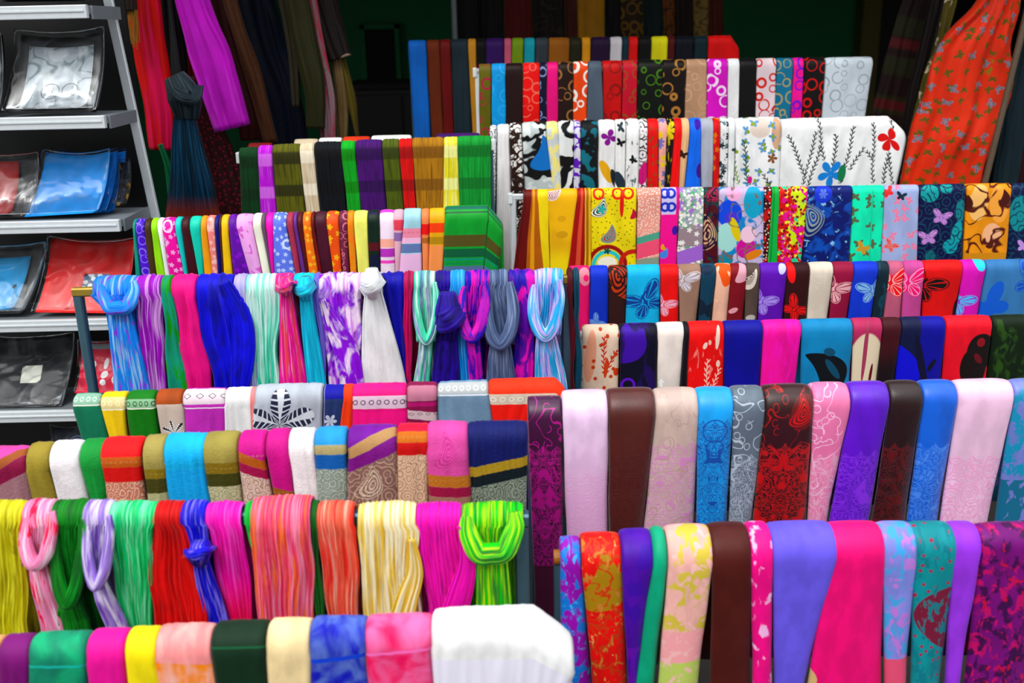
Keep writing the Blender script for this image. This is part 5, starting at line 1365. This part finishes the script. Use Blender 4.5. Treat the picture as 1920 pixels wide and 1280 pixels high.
H([(560, -235, 50), (590, -60, 56), (620, 60, 54), (636, 110, 46)], LY + .2, '1c1010', 'black-brown hanging scarf with pale patch', [('ell', '9c8478', 10, 330, 14, 8)], n=3)
H([(628, 90, 18), (640, 180, 24), (642, 280, 16)], LY + .22, '7c6648', 'straw-coloured hanging tail below the black-brown scarf', n=2, dp=.03)
H([(642, 110, 10), (658, 180, 16), (670, 256, 6)], LY + .22, '645822', 'khaki pointed hanging tail', n=2, dp=.02)
# knotted slate scarf with blue and rust tail
kx = P(340, 160, LY - .2)
t = empty('knotted_scarf', (kx.x, LY - .2, kx.z))
tag(t, 'slate blue knotted scarf with rust-tipped fringe hanging beside the shelf', 'scarf', 'scarves hanging from the overhead rails')
mk = lambda u, p, s: fabric('slate_cloth', '2c3c44', [('dye', '5c6c74', 6, 60, .57, .05)], None, p, .5, seed=s, crink=1.5)
mt = lambda u, p, s: fabric('slate_tail_cloth', '16384c', [('dye', '2c6c94', 6, 120, .56, .05), ('fade', 'a8441c', 150, 200)], lambda x, y: (0, y * p), p, .5, seed=s, crink=1.5)
sweep('hanging_cord', [(296, -235, LY - .1, 7, .008), (318, 0, LY - .13, 7, .008), (332, 150, LY - .19, 20, .02)], lambda u, p, s: fabric('dark_cord', '0c0c0e', [], None, p, .6), t, n=3)
sweep('knot_core', [(326, 142, LY - .2, 40, .05), (345, 182, LY - .21, 62, .08), (350, 222, LY - .2, 44, .05)], mk, t, n=5)
sweep('knot_wrap', [(318, 160, LY - .2, 22, .03), (338, 178, LY - .255, 26, .03), (362, 182, LY - .255, 28, .03), (372, 160, LY - .2, 20, .03)], mk, t, n=3, nu=28)
sweep('tail', [(345, 205, LY - .2, 36, .04), (350, 270, LY - .2, 56, .05), (358, 340, LY - .2, 80, .06), (362, 405, LY - .2, 104, .06), (364, 440, LY - .2, 108, .05)], mt, t, n=9, pleat=.007)
H([(300, 270, 10), (318, 330, 14), (328, 420, 12)], LY - .05, '2c8a5c', 'pale green narrow scarf end under the scarlet one', n=2, dp=.02)

BY = 5.0
over_rail(870, 1370, -170, BY + .01, 'overhead steel rail holding dim shawls at the back')
for x0, x1, c, n, p in [(856, 900, '0e0c0c', 'black hanging shawl at the back beside the steel pole', []), (900, 944, '120e0c', 'soot-black hanging shawl beside the rust one', []), (946, 998, '6c180a', 'rust red hanging shawl at the back', [('side', '5c120a', 960, 972, 30)]), (1000, 1058, '1c120c', 'black-brown patterned hanging shawl at the back', [('contour', '30241a', 30, 3, .1)]), (1059, 1083, '5c2c24', 'brown narrow hanging shawl beside the yellow one', []), (1083, 1134, 'c48c10', 'golden yellow hanging shawl at the back', []), (1135, 1164, '120e0c', 'black hanging shawl beside the golden yellow one', []), (1164, 1206, '3c2814', 'dark bronze medallion hanging shawl', [('rings', '7c5c28', 24, .08)]), (1208, 1242, '0c2c30', 'dark teal hanging shawl at the back', []), (1243, 1266, '7c4c1c', 'copper patterned hanging shawl', [('contour', '50300f', 18, 3, .1)]), (1266, 1300, '28080a', 'dark maroon hanging shawl at the back', []), (1300, 1330, '8c7444', 'old gold patterned hanging shawl', [('contour', '5c4824', 18, 3, .1)]), (1330, 1356, '5c2410', 'russet hanging shawl at the rail end', [])]:
    c0 = (x0 + x1) / 2
    H([(c0 - 6, -170, x1 - x0), (c0 - 2, -40, x1 - x0), (c0, 60, x1 - x0), (c0 + 2, 150, x1 - x0)], BY, c, n, [q for q in p if q[0] != 'side'], pl=.004, n=2, dp=.025)
tag(bar('steel_pole', P(846, -120, 4.9).xy.to_3d() + Vector((0, 0, 0)), P(846, -120, 4.9), .014, .014, M_aluside, None, True), 'thin steel pole beside the dim hanging shawls', 'pole')

RY = 3.95
over_rail(1640, 2100, -215, RY + .02, 'overhead steel rail holding the orange butterfly scarf')
H([(1930, -215, 40), (1890, -60, 50), (1866, 20, 82), (1828, 100, 146), (1806, 200, 156), (1776, 280, 152), (1758, 350, 146), (1750, 390, 140)], RY, 'dc4a08', 'orange-red hanging scarf printed with butterflies', [('bflies', '7c6a28', 26, .26, '2c2418'), ('bflies', '3c3c50', 40, .2, 'c8b8c8'), ('dye', '8a7a1c', 30, 30, .7, .03)], pl=.022, n=2.2, dp=.08, crink=.2)
H([(1790, -215, 60), (1745, -60, 62), (1712, 40, 64), (1680, 160, 66), (1655, 260, 64), (1650, 320, 60)], RY + .3, '2a0e0e', 'dark red and olive plaid hanging shawl', [('plaid', '2c2c14', 10, 70, .24), ('plaid', '5c1c20', 10, 110, .08)], n=3, pl=.005, dp=.03)
H([(1830, -215, 44), (1780, -60, 46), (1752, 60, 44), (1716, 220, 42), (1700, 350, 40)], RY + .16, '1c1010', 'blackish hanging shawl between plaid and orange ones', n=3)
H([(1796, -60, 20), (1764, 80, 22), (1742, 150, 26), (1716, 260, 28), (1700, 340, 24)], RY + .1, '5c5414', 'olive print scarf edge behind the orange one', [('dye', 'c8b89c', 10, 20, .62, .03)], n=2, dp=.02)
H([(1990, -215, 50), (1950, 0, 56), (1915, 160, 50), (1890, 300, 46), (1880, 370, 44)], RY + .12, '20343c', 'dark slate hanging scarf beyond the leaning pole', n=3)
H([(2040, -215, 50), (2000, 0, 56), (1960, 160, 60), (1930, 300, 60), (1920, 370, 60)], RY + .26, '380c1c', 'dark wine hanging scarf beyond the leaning pole', n=3)
a, b = P(1934, -10, RY - .1), P(1846, 345, RY - .1)
d_ = (b - a).normalized()
foot = b + d_ * (b.z / -d_.z)
tag(bar('leaning_pole', a, foot, .012, .012, plain('bamboo', '#6c5c4c', .5, 0, 30, .6), None, True), 'thin brown pole leaning beside the orange butterfly scarf', 'pole')
for k, v in LABELS.items():
    if len(v) > 1:
        print('DUPLICATE LABEL', k, v)
    if not 4 <= len(k.split()) <= 16:
        print('LABEL LENGTH', len(k.split()), k)
